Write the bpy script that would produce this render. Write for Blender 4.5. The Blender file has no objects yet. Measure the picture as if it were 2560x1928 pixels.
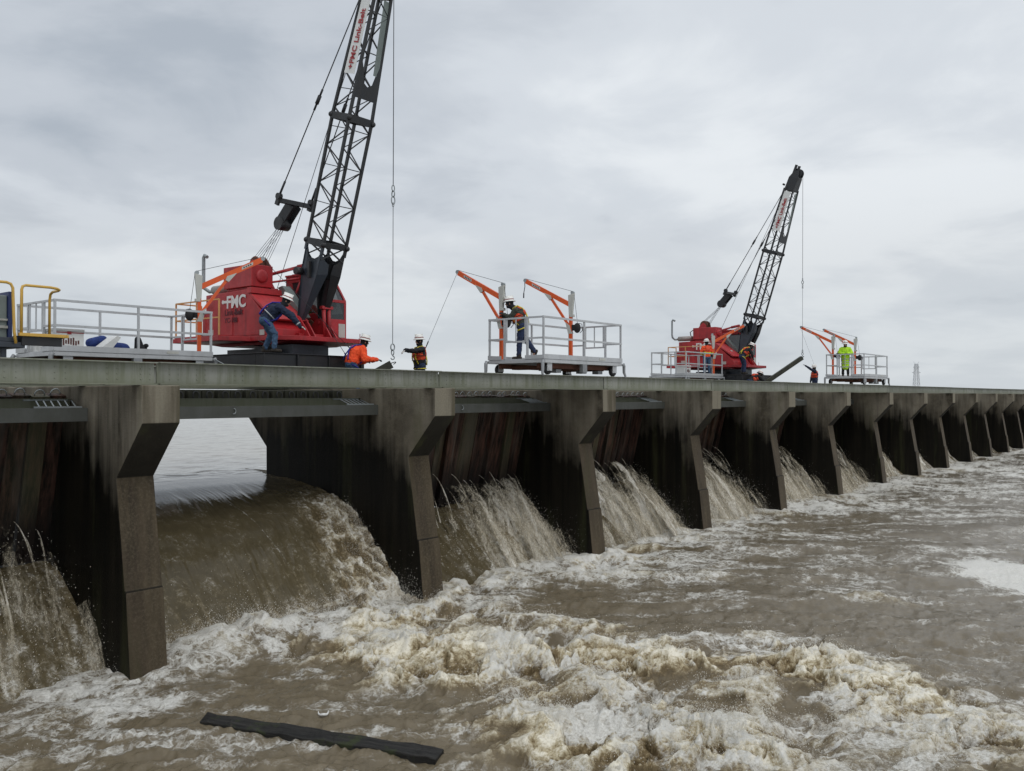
import bpy, math, random
import numpy as np
from mathutils import Vector, Matrix
scene = bpy.context.scene
col = scene.collection
R = math.radians
ZC = 4.6                      # eye height above the tailwater (tailwater = world z 0)
GT = 0.555 + ZC               # top of the crane girders
random.seed(7)

# ------------------------------------------------------------------ materials
class MT:
    def __init__(s, name):
        s.m = bpy.data.materials.new(name); s.m.use_nodes = True
        s.t = s.m.node_tree; s.t.nodes.clear()
        s.out = s.t.nodes.new('ShaderNodeOutputMaterial')
        s.b = s.n('ShaderNodeBsdfPrincipled'); s.l(s.b, 0, s.out, 0)
        s.geo = None
    def n(s, typ, **k):
        nd = s.t.nodes.new(typ)
        for a, v in k.items():
            if a.startswith('i_'):
                key = a[2:]; key = int(key) if key.isdigit() else key.replace('_', ' ')
                nd.inputs[key].default_value = v
            else: setattr(nd, a, v)
        return nd
    def l(s, a, ao, b, bi): s.t.links.new(a.outputs[ao], b.inputs[bi])
    def pos(s):
        if not s.geo: s.geo = s.n('ShaderNodeNewGeometry')
        return s.geo
    def obj(s): return s.n('ShaderNodeTexCoord')
    def noise(s, src, so, scale, detail=4, rough=.55, st=(1, 1, 1), dist=0.0, loc=(0, 0, 0)):
        mp = s.n('ShaderNodeMapping'); mp.inputs['Scale'].default_value = st; mp.inputs['Location'].default_value = loc
        s.l(src, so, mp, 0)
        nz = s.n('ShaderNodeTexNoise'); nz.inputs['Scale'].default_value = scale
        nz.inputs['Detail'].default_value = detail; nz.inputs['Roughness'].default_value = rough
        nz.inputs['Distortion'].default_value = dist
        s.l(mp, 0, nz, 0); return nz
    def ramp(s, src, so, stops, interp='LINEAR'):
        r = s.n('ShaderNodeValToRGB'); r.color_ramp.interpolation = interp
        e = r.color_ramp.elements
        while len(e) < len(stops): e.new(0.5)
        for i, (p, c) in enumerate(stops):
            e[i].position = p; e[i].color = (c, c, c, 1) if isinstance(c, (int, float)) else (*c, 1)
        s.l(src, so, r, 0); return r
    def mix(s, fac, a, b, mode='MIX'):
        m = s.n('ShaderNodeMix', data_type='RGBA', blend_type=mode)
        for v, i in ((fac, 0), (a, 6), (b, 7)):
            if isinstance(v, tuple) and hasattr(v[0], 'outputs'): s.l(v[0], v[1], m, i)
            elif isinstance(v, (int, float)): m.inputs[i].default_value = v if i == 0 else (v, v, v, 1)
            else: m.inputs[i].default_value = (*v, 1)
        return (m, 2)
    def math(s, op, a, b=0.0, clamp=False):
        m = s.n('ShaderNodeMath', operation=op); m.use_clamp = clamp
        for v, i in ((a, 0), (b, 1)):
            if isinstance(v, tuple): s.l(v[0], v[1], m, i)
            else: m.inputs[i].default_value = v
        return (m, 0)
    def maprange(s, v, a, b, c=0., d=1.):
        m = s.n('ShaderNodeMapRange'); s.l(v[0], v[1], m, 0)
        for i, x in enumerate((a, b, c, d)): m.inputs[i + 1].default_value = x
        return (m, 0)
    def base(s, v):
        if isinstance(v, tuple) and hasattr(v[0], 'outputs'): s.l(v[0], v[1], s.b, 'Base Color')
        else: s.b.inputs['Base Color'].default_value = (*v, 1)
    def set(s, **k):
        for a, v in k.items():
            key = a.replace('_', ' ')
            if isinstance(v, tuple) and hasattr(v[0], 'outputs'): s.l(v[0], v[1], s.b, key)
            else: s.b.inputs[key].default_value = v
    def bump(s, v, strength=.3, dist=.02):
        b = s.n('ShaderNodeBump'); b.inputs['Strength'].default_value = strength; b.inputs['Distance'].default_value = dist
        s.l(v[0], v[1], b, 'Height'); s.l(b, 0, s.b, 'Normal'); return b

def paint(name, c, rough=.5, metal=0., dirt=.35, dirtc=None, scale=3., wear=0., bump=.05):
    t = MT(name); g = t.pos()
    n1 = t.noise(g, 0, scale, 6, .65); n2 = t.noise(g, 0, scale * 2.2, 4, .6, (1, 1, .12))
    dc = dirtc or tuple(x * .45 for x in c)
    f = t.math('MULTIPLY', (t.ramp(n1, 0, [(.38, 0), (.72, 1)]), 0), dirt)
    f2 = t.math('MULTIPLY', (t.ramp(n2, 0, [(.5, 0), (.75, 1)]), 0), dirt)
    a = t.mix(f, c, dc); a = t.mix(f2, a, dc)
    if wear:
        n3 = t.noise(g, 0, scale * 9, 3, .7)
        a = t.mix(t.math('MULTIPLY', (t.ramp(n3, 0, [(.66, 0), (.72, 1)]), 0), wear), a, (.09, .05, .035))
    t.base(a); t.set(Metallic=metal)
    t.set(Roughness=t.maprange((n1, 0), .3, .7, max(.05, rough - .1), min(1, rough + .15)))
    t.bump((n1, 0), bump, .01)
    return t.m

M = {}
M['red'] = paint('red_paint', (.42, .018, .024), .46, dirt=.55, dirtc=(.13, .014, .016), wear=.5, scale=2.2)
M['red_light'] = paint('faded_red_paint', (.48, .034, .040), .5, dirt=.5, dirtc=(.20, .018, .02), wear=.4)
M['black'] = paint('black_paint', (.010, .012, .016), .45, dirt=.5, dirtc=(.03, .026, .022))
M['slate'] = paint('boom_plate_paint', (.035, .045, .06), .38, dirt=.5, dirtc=(.018, .02, .026))
M['alu'] = paint('aluminium', (.50, .51, .52), .42, metal=.35, dirt=.3, dirtc=(.3, .3, .3))
M['alu_d'] = paint('weathered_aluminium', (.30, .31, .32), .5, metal=.3, dirt=.4)
M['orange'] = paint('orange_paint', (.72, .10, .012), .4, dirt=.25, wear=.25)
M['yellow'] = paint('yellow_paint', (.62, .37, .06), .45, dirt=.35, dirtc=(.35, .24, .1), wear=.4)
M['peach'] = paint('faded_yellow_paint', (.66, .33, .11), .5, dirt=.3)
M['white'] = paint('white_paint', (.72, .72, .70), .45, dirt=.2)
M['hat'] = paint('hat_white', (.80, .79, .75), .3, dirt=.12)
M['stripe'] = paint('hat_stripe', (.22, .02, .02), .5)
M['rust'] = paint('rusted_steel', (.13, .05, .03), .8, dirt=.5)
M['steel'] = paint('wire_rope', (.035, .036, .04), .5, metal=.4)
M['galv'] = paint('galvanised_steel', (.33, .36, .37), .45, metal=.4, dirt=.4)
M['rubber'] = paint('rubber', (.015, .015, .016), .8)
M['grey'] = paint('grey_panel', (.17, .20, .19), .5, dirt=.4)
M['blue'] = paint('blue_plastic', (.02, .045, .2), .4)
M['redtxt'] = paint('red_lettering', (.35, .015, .02), .5)
M['darktxt'] = paint('dark_lettering', (.075, .008, .016), .6)
M['browntxt'] = paint('brown_print', (.10, .03, .025), .6)
M['decal'] = paint('pale_decal', (.5, .5, .46), .6, dirt=.3)
M['tank'] = paint('silver_tank', (.38, .36, .34), .5, metal=.3, dirt=.6, dirtc=(.2, .1, .07))

def cloth(name, c, c2=None):
    t = MT(name); g = t.obj()
    n = t.noise(g, 3, 9, 5, .6, dist=.6); n2 = t.noise(g, 3, 60, 2, .6)
    t.base(t.mix((t.ramp(n, 0, [(.35, 0), (.7, 1)]), 0), c, c2 or tuple(x * .55 for x in c)))
    t.set(Roughness=.85); t.bump(t.math('ADD', (n, 0), t.math('MULTIPLY', (n2, 0), .15)), .9, .03)
    return t.m
M['navy'] = cloth('navy_cloth', (.012, .022, .055))
M['jeans'] = cloth('denim', (.055, .11, .19), (.03, .06, .12))
M['jeans_d'] = cloth('dark_denim', (.02, .035, .09))
M['hivis'] = cloth('hi_vis_orange', (.95, .10, .02), (.75, .06, .015))
M['hivis2'] = cloth('vest_orange', (.80, .09, .03), (.45, .05, .02))
M['lime'] = cloth('hi_vis_lime', (.52, .85, .03), (.36, .62, .03))
M['darkcloth'] = cloth('black_cloth', (.012, .013, .016))
M['olive'] = cloth('olive_cloth', (.05, .055, .042))
M['hoodg'] = cloth('grey_hood', (.4, .4, .37))
M['strapblue'] = cloth('blue_webbing', (.03, .03, .30))
M['strapyel'] = cloth('yellow_webbing', (.75, .62, .06))
M['reflect'] = cloth('reflective_band', (.55, .57, .58))
M['glove'] = cloth('white_glove', (.72, .70, .66))
M['gloved'] = cloth('dark_glove', (.03, .03, .035))
M['boot'] = cloth('work_boot', (.04, .03, .022))
M['tarp'] = cloth('blue_tarp', (.018, .045, .20))
M['skin'] = paint('skin', (.42, .22, .15), .5, dirt=.15, scale=12)
M['eye'] = paint('eye', (.03, .02, .02), .2)

def concrete():
    t = MT('stained_concrete'); g = t.pos()
    sp = t.n('ShaderNodeSeparateXYZ'); t.l(g, 0, sp, 0)
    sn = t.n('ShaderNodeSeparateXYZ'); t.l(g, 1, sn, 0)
    big = t.noise(g, 0, .55, 5, .6, loc=(3, 1, 7)); fine = t.noise(g, 0, 22, 5, .75); grit = t.noise(g, 0, 90, 2, .6)
    streak = t.noise(g, 0, 2.6, 5, .65, (1.6, 1.6, .10)); streak2 = t.noise(g, 0, 1.1, 4, .6, (1.5, 1.5, .14), loc=(9, 4, 2))
    # height above tailwater with a ragged edge
    z = (sp, 2)
    zz = t.math('ADD', z, t.math('MULTIPLY', t.math('SUBTRACT', (streak, 0), .5), 1.9))
    zz = t.math('ADD', zz, t.math('MULTIPLY', t.math('SUBTRACT', (big, 0), .5), 2.6))
    yd = t.maprange((sp, 1), 14.0, 15.6, 0, 1.0); zz = t.math('SUBTRACT', zz, yd); wet = t.maprange(zz, 2.5, 3.75)               # 0 = wet low part with under-deck shade painted in, 1 = dry top
    side = t.mix((t.ramp(streak2, 0, [(.36, 0), (.62, 1)]), 0), (.050, .043, .032), (.33, .295, .235))
    side = t.mix((t.ramp(big, 0, [(.42, 0), (.66, .8)]), 0), side, (.10, .085, .062))
    mid = t.noise(g, 0, 3.2, 6, .7, loc=(5, 5, 1)); side = t.mix((t.ramp(mid, 0, [(.45, 0), (.7, .7)]), 0), side, (.19, .165, .125))
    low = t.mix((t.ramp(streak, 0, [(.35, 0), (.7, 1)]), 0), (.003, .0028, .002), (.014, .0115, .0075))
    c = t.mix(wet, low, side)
    # weathered downstream face: warmer brown, with its open-sky light put into the colour
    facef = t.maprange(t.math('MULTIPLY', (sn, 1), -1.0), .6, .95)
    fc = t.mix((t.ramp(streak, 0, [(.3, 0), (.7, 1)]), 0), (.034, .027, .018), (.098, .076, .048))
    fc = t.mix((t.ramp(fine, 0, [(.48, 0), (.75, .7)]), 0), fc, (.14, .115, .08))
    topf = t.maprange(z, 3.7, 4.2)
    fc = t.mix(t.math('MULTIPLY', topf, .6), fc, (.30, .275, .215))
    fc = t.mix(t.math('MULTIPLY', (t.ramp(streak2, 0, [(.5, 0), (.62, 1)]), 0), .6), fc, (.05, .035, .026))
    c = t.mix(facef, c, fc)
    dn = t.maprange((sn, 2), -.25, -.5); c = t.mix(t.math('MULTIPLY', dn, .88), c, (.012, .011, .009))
    # green algae runs
    alg = t.math('MULTIPLY', (t.ramp(streak2, 0, [(.56, 0), (.7, 1)]), 0), .35)
    c = t.mix(alg, c, (.07, .075, .03))
    c = t.mix(.5, c, t.mix((fine, 0), (.75, .75, .75), (1.25, 1.25, 1.25)), 'MULTIPLY')
    t.base(c); t.b.inputs['Specular IOR Level'].default_value = .15; t.set(Roughness=t.maprange(wet, 0, 1, .6, .9))
    t.bump(t.math('ADD', t.math('MULTIPLY', (fine, 0), 1.0), t.math('MULTIPLY', (grit, 0), .4)), .6, .02)
    return t.m
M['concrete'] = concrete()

def girder_mat():
    t = MT('weathered_girder_paint'); g = t.pos()
    a = t.noise(g, 0, .9, 5, .65); b = t.noise(g, 0, 7, 4, .7, (1.2, 1.2, .10)); f = t.noise(g, 0, 30, 3, .7)
    c = t.mix((t.ramp(a, 0, [(.35, 0), (.65, 1)]), 0), (.185, .195, .155), (.275, .278, .245))
    c = t.mix((t.ramp(b, 0, [(.46, 0), (.68, .85)]), 0), c, (.125, .135, .08))
    sp = t.n('ShaderNodeSeparateXYZ'); t.l(g, 0, sp, 0)
    low = t.maprange(t.math('ADD', (sp, 2), t.math('MULTIPLY', (a, 0), .12)), GT - .33, GT - .12, .65, 0)
    c = t.mix(low, c, (.155, .162, .105))
    c = t.mix((t.ramp(f, 0, [(.64, 0), (.72, .5)]), 0), c, (.12, .07, .045))
    oi = t.n('ShaderNodeObjectInfo'); c = t.mix(1., c, (t.ramp(oi, 5, [(0, .84), (1, 1.12)]), 0), 'MULTIPLY')
    t.base(c); t.set(Roughness=.6); t.bump((f, 0), .15, .005); return t.m
M['girder'] = girder_mat()
M['trough'] = paint('walkway_beam_paint', (.072, .076, .070), .6, dirt=.5, dirtc=(.04, .042, .032))

def timber():
    t = MT('wet_timber'); g = t.pos()
    sp = t.n('ShaderNodeSeparateXYZ'); t.l(g, 0, sp, 0)
    n = t.noise(g, 0, 4, 6, .7, (2.5, 1.5, .18)); n2 = t.noise(g, 0, 18, 4, .7, (2, 1, .12)); n3 = t.noise(g, 0, 1.6, 3, .6, (2.2, .6, .2))
    oi = t.n('ShaderNodeObjectInfo')
    c = t.mix((t.ramp(n, 0, [(.40, 0), (.62, 1)]), 0), (.008, .005, .004), (.120, .055, .040))
    c = t.mix((t.ramp(n3, 0, [(.50, 0), (.66, .7)]), 0), c, (.14, .118, .10))
    c = t.mix((t.ramp(oi, 5, [(0, .0), (.55, .2), (.8, .75)]), 0), c, (.040, .042, .024))
    c = t.mix(t.maprange(t.math('ADD', (sp, 2), t.math('MULTIPLY', (n, 0), .9)), 3.5, 2.6), c, (.012, .009, .008))
    c = t.mix(1.0, c, t.ramp2(oi) if False else (t.ramp(oi, 5, [(0, .45), (.4, .8), (.7, 1.1), (1., 1.9)]), 0), 'MULTIPLY')
    t.b.inputs['Specular IOR Level'].default_value = .2
    t.base(c); t.set(Roughness=.6); t.bump(t.math('ADD', (n2, 0), (n, 0)), .6, .02); return t.m
M['timber'] = timber()
def log_mat():
    t = MT('floating_timber_wood'); g = t.obj()
    n = t.noise(g, 3, 7, 8, .75, (.22, 4, 4), .3); m = t.noise(g, 3, 3, 4, .7)
    c = t.mix((t.ramp(n, 0, [(.35, 0), (.7, 1)]), 0), (.003, .003, .003), (.045, .042, .038))
    c = t.mix((t.ramp(m, 0, [(.56, 0), (.66, .8)]), 0), c, (.035, .045, .014))
    t.base(c); t.set(Roughness=.55); t.b.inputs['Specular IOR Level'].default_value = .3; t.bump((n, 0), .9, .04); return t.m
M['log'] = log_mat()
def green_timber():
    t = MT('slimy_timber'); g = t.pos(); n = t.noise(g, 0, 5, 5, .7, (1, 1, .5))
    t.base(t.mix((t.ramp(n, 0, [(.35, 0), (.7, 1)]), 0), (.014, .015, .009), (.05, .05, .03))); t.set(Roughness=.6); t.bump((n, 0), .5, .02); return t.m
M['gtimber'] = green_timber()

def glass():
    t = MT('tinted_glass'); n = t.noise(t.pos(), 0, 2, 2, .5)
    t.base(t.mix((n, 0), (.02, .03, .035), (.06, .075, .08))); t.set(Roughness=.06)
    t.b.inputs['Alpha'].default_value = .72; return t.m
M['glass'] = glass()

# ------------------------------------------------------------------ mesh helpers
class MB:
    """collects shapes, builds ONE mesh object"""
    def __init__(s): s.v = []; s.f = []; s.sm = []
    def add(s, v, f, smooth=False):
        o = len(s.v); s.v += [tuple(p) for p in v]; s.f += [[i + o for i in q] for q in f]; s.sm += [smooth] * len(f); return s
    def box(s, x0, x1, y0, y1, z0, z1):
        return s.add([(x0, y0, z0), (x1, y0, z0), (x1, y1, z0), (x0, y1, z0), (x0, y0, z1), (x1, y0, z1), (x1, y1, z1), (x0, y1, z1)],
                     [(3, 2, 1, 0), (4, 5, 6, 7), (0, 1, 5, 4), (1, 2, 6, 5), (2, 3, 7, 6), (3, 0, 4, 7)])
    def cbox(s, c, d): return s.box(c[0] - d[0] / 2, c[0] + d[0] / 2, c[1] - d[1] / 2, c[1] + d[1] / 2, c[2] - d[2] / 2, c[2] + d[2] / 2)
    def frame(s, a, b, up=(0, 0, 1)):
        a, b = Vector(a), Vector(b); d = (b - a).normalized(); u = Vector(up)
        if abs(d.dot(u)) > .98: u = Vector((1, 0, 0))
        x = d.cross(u).normalized(); y = x.cross(d).normalized(); return a, b, d, x, y
    def bar(s, a, b, w, h=None, up=(0, 0, 1)):
        h = h or w; a, b, d, x, y = s.frame(a, b, up); v = []
        for p in (a, b):
            for sx, sy in ((-1, -1), (1, -1), (1, 1), (-1, 1)): v.append(p + x * (sx * w / 2) + y * (sy * h / 2))
        return s.add(v, [(3, 2, 1, 0), (4, 5, 6, 7), (0, 1, 5, 4), (1, 2, 6, 5), (2, 3, 7, 6), (3, 0, 4, 7)])
    def tube(s, a, b, r, r2=None, n=10, smooth=True):
        r2 = r if r2 is None else r2; a, b, d, x, y = s.frame(a, b); v = []
        for p, q in ((a, r), (b, r2)):
            for i in range(n):
                t = 2 * math.pi * i / n; v.append(p + x * (q * math.cos(t)) + y * (q * math.sin(t)))
        s.add(v, [(i, (i + 1) % n, n + (i + 1) % n, n + i) for i in range(n)], smooth)
        o = len(s.v) - 2 * n
        s.f.append([o + i for i in range(n)][::-1]); s.f.append([o + n + i for i in range(n)]); s.sm += [False, False]; return s
    def path(s, pts, r, n=8, closed=False):
        P = [Vector(p) for p in pts]; m = len(P); v = []; prev = None
        for i in range(m):
            if closed: d = (P[(i + 1) % m] - P[i - 1])
            else: d = P[min(i + 1, m - 1)] - P[max(i - 1, 0)]
            d.normalize()
            if prev is None:
                u = Vector((0, 0, 1)) if abs(d.z) < .9 else Vector((1, 0, 0)); x = d.cross(u).normalized()
            else: x = (prev - d * prev.dot(d)).normalized()
            prev = x; y = d.cross(x)
            rr = r[i] if isinstance(r, (list, tuple)) else r
            for k in range(n):
                t = 2 * math.pi * k / n; v.append(P[i] + x * (rr * math.cos(t)) + y * (rr * math.sin(t)))
        f = []
        for i in range(m if closed else m - 1):
            j = (i + 1) % m
            for k in range(n): f.append((i * n + k, i * n + (k + 1) % n, j * n + (k + 1) % n, j * n + k))
        s.add(v, f, True)
        if not closed:
            o = len(s.v) - m * n
            s.f.append([o + i for i in range(n)][::-1]); s.f.append([o + (m - 1) * n + i for i in range(n)]); s.sm += [False, False]
        return s
    def prism(s, prof, axis, a, b):
        """prof: 2-D outline; axis x: prof=(y,z); axis y: prof=(x,z); axis z: prof=(x,y)"""
        n = len(prof); v = []
        for q in (a, b):
            for p in prof: v.append((q, p[0], p[1]) if axis == 'x' else (p[0], q, p[1]) if axis == 'y' else (p[0], p[1], q))
        f = [[i, (i + 1) % n, n + (i + 1) % n, n + i] for i in range(n)] + [list(range(n))[::-1], [n + i for i in range(n)]]
        area = sum(prof[i][0] * prof[(i + 1) % n][1] - prof[(i + 1) % n][0] * prof[i][1] for i in range(n))
        flip = (area < 0) ^ (b < a) ^ (axis == 'y')
        if flip: f = [q[::-1] for q in f]
        return s.add(v, f)
    def lathe(s, prof, c=(0, 0, 0), n=16, axis='z', smooth=True):
        v = []; c = Vector(c)
        for r, h in prof:
            for i in range(n):
                t = 2 * math.pi * i / n; a, b = r * math.cos(t), r * math.sin(t)
                v.append(c + (Vector((a, b, h)) if axis == 'z' else Vector((h, a, b)) if axis == 'x' else Vector((b, h, a))))
        m = len(prof)
        return s.add(v, [(i * n + k, i * n + (k + 1) % n, (i + 1) * n + (k + 1) % n, (i + 1) * n + k) for i in range(m - 1) for k in range(n)], smooth)
    def cap(s, a, ra, b, rb, n=12):
        """tapered capsule, closed"""
        a, b, d, x, y = s.frame(a, b); v = []; rings = []
        for t in (-90, -60, -30, 0): rings.append((a + d * (ra * math.sin(R(t))), ra * math.cos(R(t))))
        for t in (0, 30, 60, 90): rings.append((b + d * (rb * math.sin(R(t))), rb * math.cos(R(t))))
        v = [rings[0][0]]
        for p, r in rings[1:-1]:
            for i in range(n):
                q = 2 * math.pi * i / n; v.append(p + x * (r * math.cos(q)) + y * (r * math.sin(q)))
        v.append(rings[-1][0]); m = len(rings) - 2; f = []
        for i in range(n): f.append((0, 1 + (i + 1) % n, 1 + i))
        for k in range(m - 1):
            for i in range(n): f.append((1 + k * n + i, 1 + k * n + (i + 1) % n, 1 + (k + 1) * n + (i + 1) % n, 1 + (k + 1) * n + i))
        L = len(v) - 1
        for i in range(n): f.append((L, 1 + (m - 1) * n + i, 1 + (m - 1) * n + (i + 1) % n))
        return s.add(v, f, True)
    def ell(s, c, rad, rot=None, n=14, m=8):
        v = []; rot = rot or Matrix.Identity(3); c = Vector(c); v.append(c + rot @ Vector((0, 0, -rad[2])))
        for j in range(1, m):
            t = -math.pi / 2 + math.pi * j / m
            for i in range(n):
                q = 2 * math.pi * i / n
                v.append(c + rot @ Vector((rad[0] * math.cos(t) * math.cos(q), rad[1] * math.cos(t) * math.sin(q), rad[2] * math.sin(t))))
        v.append(c + rot @ Vector((0, 0, rad[2]))); f = []
        for i in range(n): f.append((0, 1 + (i + 1) % n, 1 + i))
        for k in range(m - 2):
            for i in range(n): f.append((1 + k * n + i, 1 + k * n + (i + 1) % n, 1 + (k + 1) * n + (i + 1) % n, 1 + (k + 1) * n + i))
        L = len(v) - 1
        for i in range(n): f.append((L, 1 + (m - 2) * n + i, 1 + (m - 2) * n + (i + 1) % n))
        return s.add(v, f, True)
    def build(s, name, mat, parent=None, bevel=0., origin=None):
        me = bpy.data.meshes.new(name); o = Vector(origin) if origin is not None else Vector((0, 0, 0))
        me.from_pydata([tuple(Vector(p) - o) for p in s.v], [], s.f)
        me.polygons.foreach_set('use_smooth', s.sm); me.update()
        ob = bpy.data.objects.new(name, me); col.objects.link(ob); ob.location = o
        if mat: me.materials.append(M[mat] if isinstance(mat, str) else mat)
        if parent: ob.parent = parent
        if bevel:
            b = ob.modifiers.new('bevel', 'BEVEL'); b.width = bevel; b.segments = 2; b.limit_method = 'ANGLE'; b.angle_limit = R(40)
        return ob

def tag(o, label=None, cat=None, group=None, kind=None):
    if label: o['label'] = label
    if cat: o['category'] = cat
    if group: o['group'] = group
    if kind: o['kind'] = kind
    return o
def empty(name, loc, rz=0.):
    o = bpy.data.objects.new(name, None); o.empty_display_size = .2; col.objects.link(o); o.location = loc; o.rotation_euler = (0, 0, rz); return o
def copy_tree(o, parent=None):
    c = o.copy(); col.objects.link(c)
    if parent: c.parent = parent
    for ch in [x for x in o.children]: copy_tree(ch, c)
    return c
def text_mesh(name, body, size, mat, parent, M4, bold=.0, ext=.004):
    cu = bpy.data.curves.new(name, 'FONT'); cu.body = body; cu.size = size; cu.offset = bold; cu.extrude = ext
    tmp = bpy.data.objects.new('tmp', cu); col.objects.link(tmp)
    dg = bpy.context.evaluated_depsgraph_get()
    me = bpy.data.meshes.new_from_object(tmp.evaluated_get(dg)); bpy.data.objects.remove(tmp)
    me.name = name; me.transform(M4); me.materials.clear(); me.materials.append(M[mat])
    ob = bpy.data.objects.new(name, me); col.objects.link(ob); ob.parent = parent; return ob
ORD = ['first', 'second', 'third', 'fourth', 'fifth', 'sixth', 'seventh', 'eighth', 'ninth', 'tenth', 'eleventh', 'twelfth', 'thirteenth', 'fourteenth', 'fifteenth', 'sixteenth', 'seventeenth', 'eighteenth', 'nineteenth', 'twentieth']

# ------------------------------------------------------------------ numpy noise
_rng = np.random.RandomState(11)
_perm = np.concatenate([_rng.permutation(1024)] * 2).astype(np.int64)
_ang = _rng.rand(1024) * 2 * np.pi
_gx, _gy = np.cos(_ang), np.sin(_ang)
def perlin(x, y, seed=0):
    x = x + seed * 37.31; y = y - seed * 21.77
    xi = np.floor(x).astype(np.int64); yi = np.floor(y).astype(np.int64); xf = x - xi; yf = y - yi
    u = xf * xf * xf * (xf * (xf * 6 - 15) + 10); v = yf * yf * yf * (yf * (yf * 6 - 15) + 10)
    def g(i, j, dx, dy):
        h = _perm[(_perm[(xi + i) & 1023] + yi + j) & 1023]; return _gx[h] * dx + _gy[h] * dy
    a = g(0, 0, xf, yf); b = g(1, 0, xf - 1, yf); c = g(0, 1, xf, yf - 1); d = g(1, 1, xf - 1, yf - 1)
    return 1.5 * ((a + u * (b - a)) + v * ((c + u * (d - c)) - (a + u * (b - a))))
def fbm(x, y, o=4, seed=0, gain=.5, lac=2.03):
    s = 0; a = 1; t = 0
    for i in range(o):
        s = s + a * perlin(x, y, seed + i * 3); t += a; a *= gain; x = x * lac; y = y * lac
    return s / t
def ridged(x, y, o=4, seed=0, gain=.5):
    s = 0; a = 1; t = 0
    for i in range(o):
        s = s + a * (1 - np.abs(perlin(x, y, seed + i * 3)) * 1.6); t += a; a *= gain; x = x * 2.03; y = y * 2.03
    return s / t
def smooth(a, b, x):
    t = np.clip((x - a) / (b - a), 0, 1); return t * t * (3 - 2 * t)
def np_mesh(name, V, F, mat, attrs=None, uv=None, sm=True):
    me = bpy.data.meshes.new(name); n, m = len(V), len(F); k = F.shape[1]
    me.vertices.add(n); me.vertices.foreach_set('co', np.ascontiguousarray(V, dtype=np.float32).ravel())
    me.loops.add(m * k); me.loops.foreach_set('vertex_index', np.ascontiguousarray(F, dtype=np.int32).ravel())
    me.polygons.add(m); me.polygons.foreach_set('loop_start', np.arange(0, m * k, k, dtype=np.int32))
    me.polygons.foreach_set('loop_total', np.full(m, k, dtype=np.int32))
    if sm: me.polygons.foreach_set('use_smooth', np.ones(m, dtype=bool))
    me.update(calc_edges=True)
    for an, av in (attrs or {}).items():
        at = me.attributes.new(an, 'FLOAT', 'POINT'); at.data.foreach_set('value', np.ascontiguousarray(av, dtype=np.float32).ravel())
    if uv is not None:
        ul = me.uv_layers.new(name='UVMap'); ul.data.foreach_set('uv', np.ascontiguousarray(uv[F.ravel()], dtype=np.float32).ravel())
    me.materials.append(mat)
    ob = bpy.data.objects.new(name, me); col.objects.link(ob); return ob
def grid_faces(nr, nc):
    i = np.arange(nr - 1)[:, None] * nc + np.arange(nc - 1)[None, :]; i = i.ravel()
    return np.stack([i, i + 1, i + nc + 1, i + nc], 1)
# ------------------------------------------------------------------ the dam
S = 6.7; PW = .66
XR0 = 7.93                                # right face of the first pier in view
NP = 19                                   # piers 0..NP-1, plus one just left of the frame
def z(h): return h + ZC
def pier_mesh():
    mb = MB()
    prof = [(13.45, .175), (13.45, -.44), (14.27, -1.36), (13.98, -3.19), (13.94, -3.21), (13.70, -5.4), (19.5, -5.4), (19.55, -1.32), (20.9, -.05), (20.9, .175)]
    mb.prism([(y, z(h)) for y, h in prof], 'x', -PW, 0)
    # needle notch on both faces
    return mb
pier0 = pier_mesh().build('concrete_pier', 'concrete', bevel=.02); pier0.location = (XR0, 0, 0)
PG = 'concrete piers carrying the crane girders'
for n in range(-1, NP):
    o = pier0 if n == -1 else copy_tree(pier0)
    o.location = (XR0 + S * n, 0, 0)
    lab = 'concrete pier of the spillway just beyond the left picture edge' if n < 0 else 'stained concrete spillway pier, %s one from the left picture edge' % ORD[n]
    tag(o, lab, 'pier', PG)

# girders: I-beams spanning pier to pier
def girder_mesh(L):
    mb = MB(); h = .37
    a, b = .022, L - .022
    mb.box(a, b, -.012, .012, .019, h - .019)
    mb.box(a, b, -.13, .13, h - .018, h)
    mb.box(a, b, -.13, .13, 0, .018)
    for x in (a + .5 * L - .2, a + .12, b - .12):       # stiffeners on the hidden side
        mb.box(x - .006, x + .006, .0125, .12, .019, h - .019)
    return mb
def rivets(L):
    mb = MB()
    for base in (.25, .75, 1.5, 2.25, 3.0, 3.7, 4.4, 5.1, 5.9, 6.45):
        for dx in (0, .16):
            for k in range(3):
                mb.ell((base + dx, -.013, .09 + k * .085), (.014, .010, .014), n=6, m=4)
    return mb
def girder_line(Y, lab, first=0):
    proto = None
    for n in range(-2, NP - 1):
        x0 = XR0 - PW / 2 + S * n
        if proto is None:
            gm = girder_mesh(S); rv = rivets(S); gm.add(rv.v, rv.f); g = gm.build('steel_girder', 'girder'); g.location = (x0, Y, z(.185)); proto = g
        else:
            g = copy_tree(proto); g.location = (x0, Y, z(.185))
        g.location.z += random.uniform(-.006, .006)
        if n == -2: where = 'wholly left of the picture'
        elif n == -1: where = 'from the left picture edge to the first pier'
        else: where = 'between %s and %s piers from the left' % (ORD[n], ORD[n + 1])
        tag(g, 'grey-green I-beam, %s, %s' % (lab, where), 'girder', 'steel crane girders along the piers')
girder_line(13.66, 'nearest line')
girder_line(15.5, 'second line')
girder_line(19.25, 'third line')
girder_line(21.2, 'farthest line')
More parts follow.
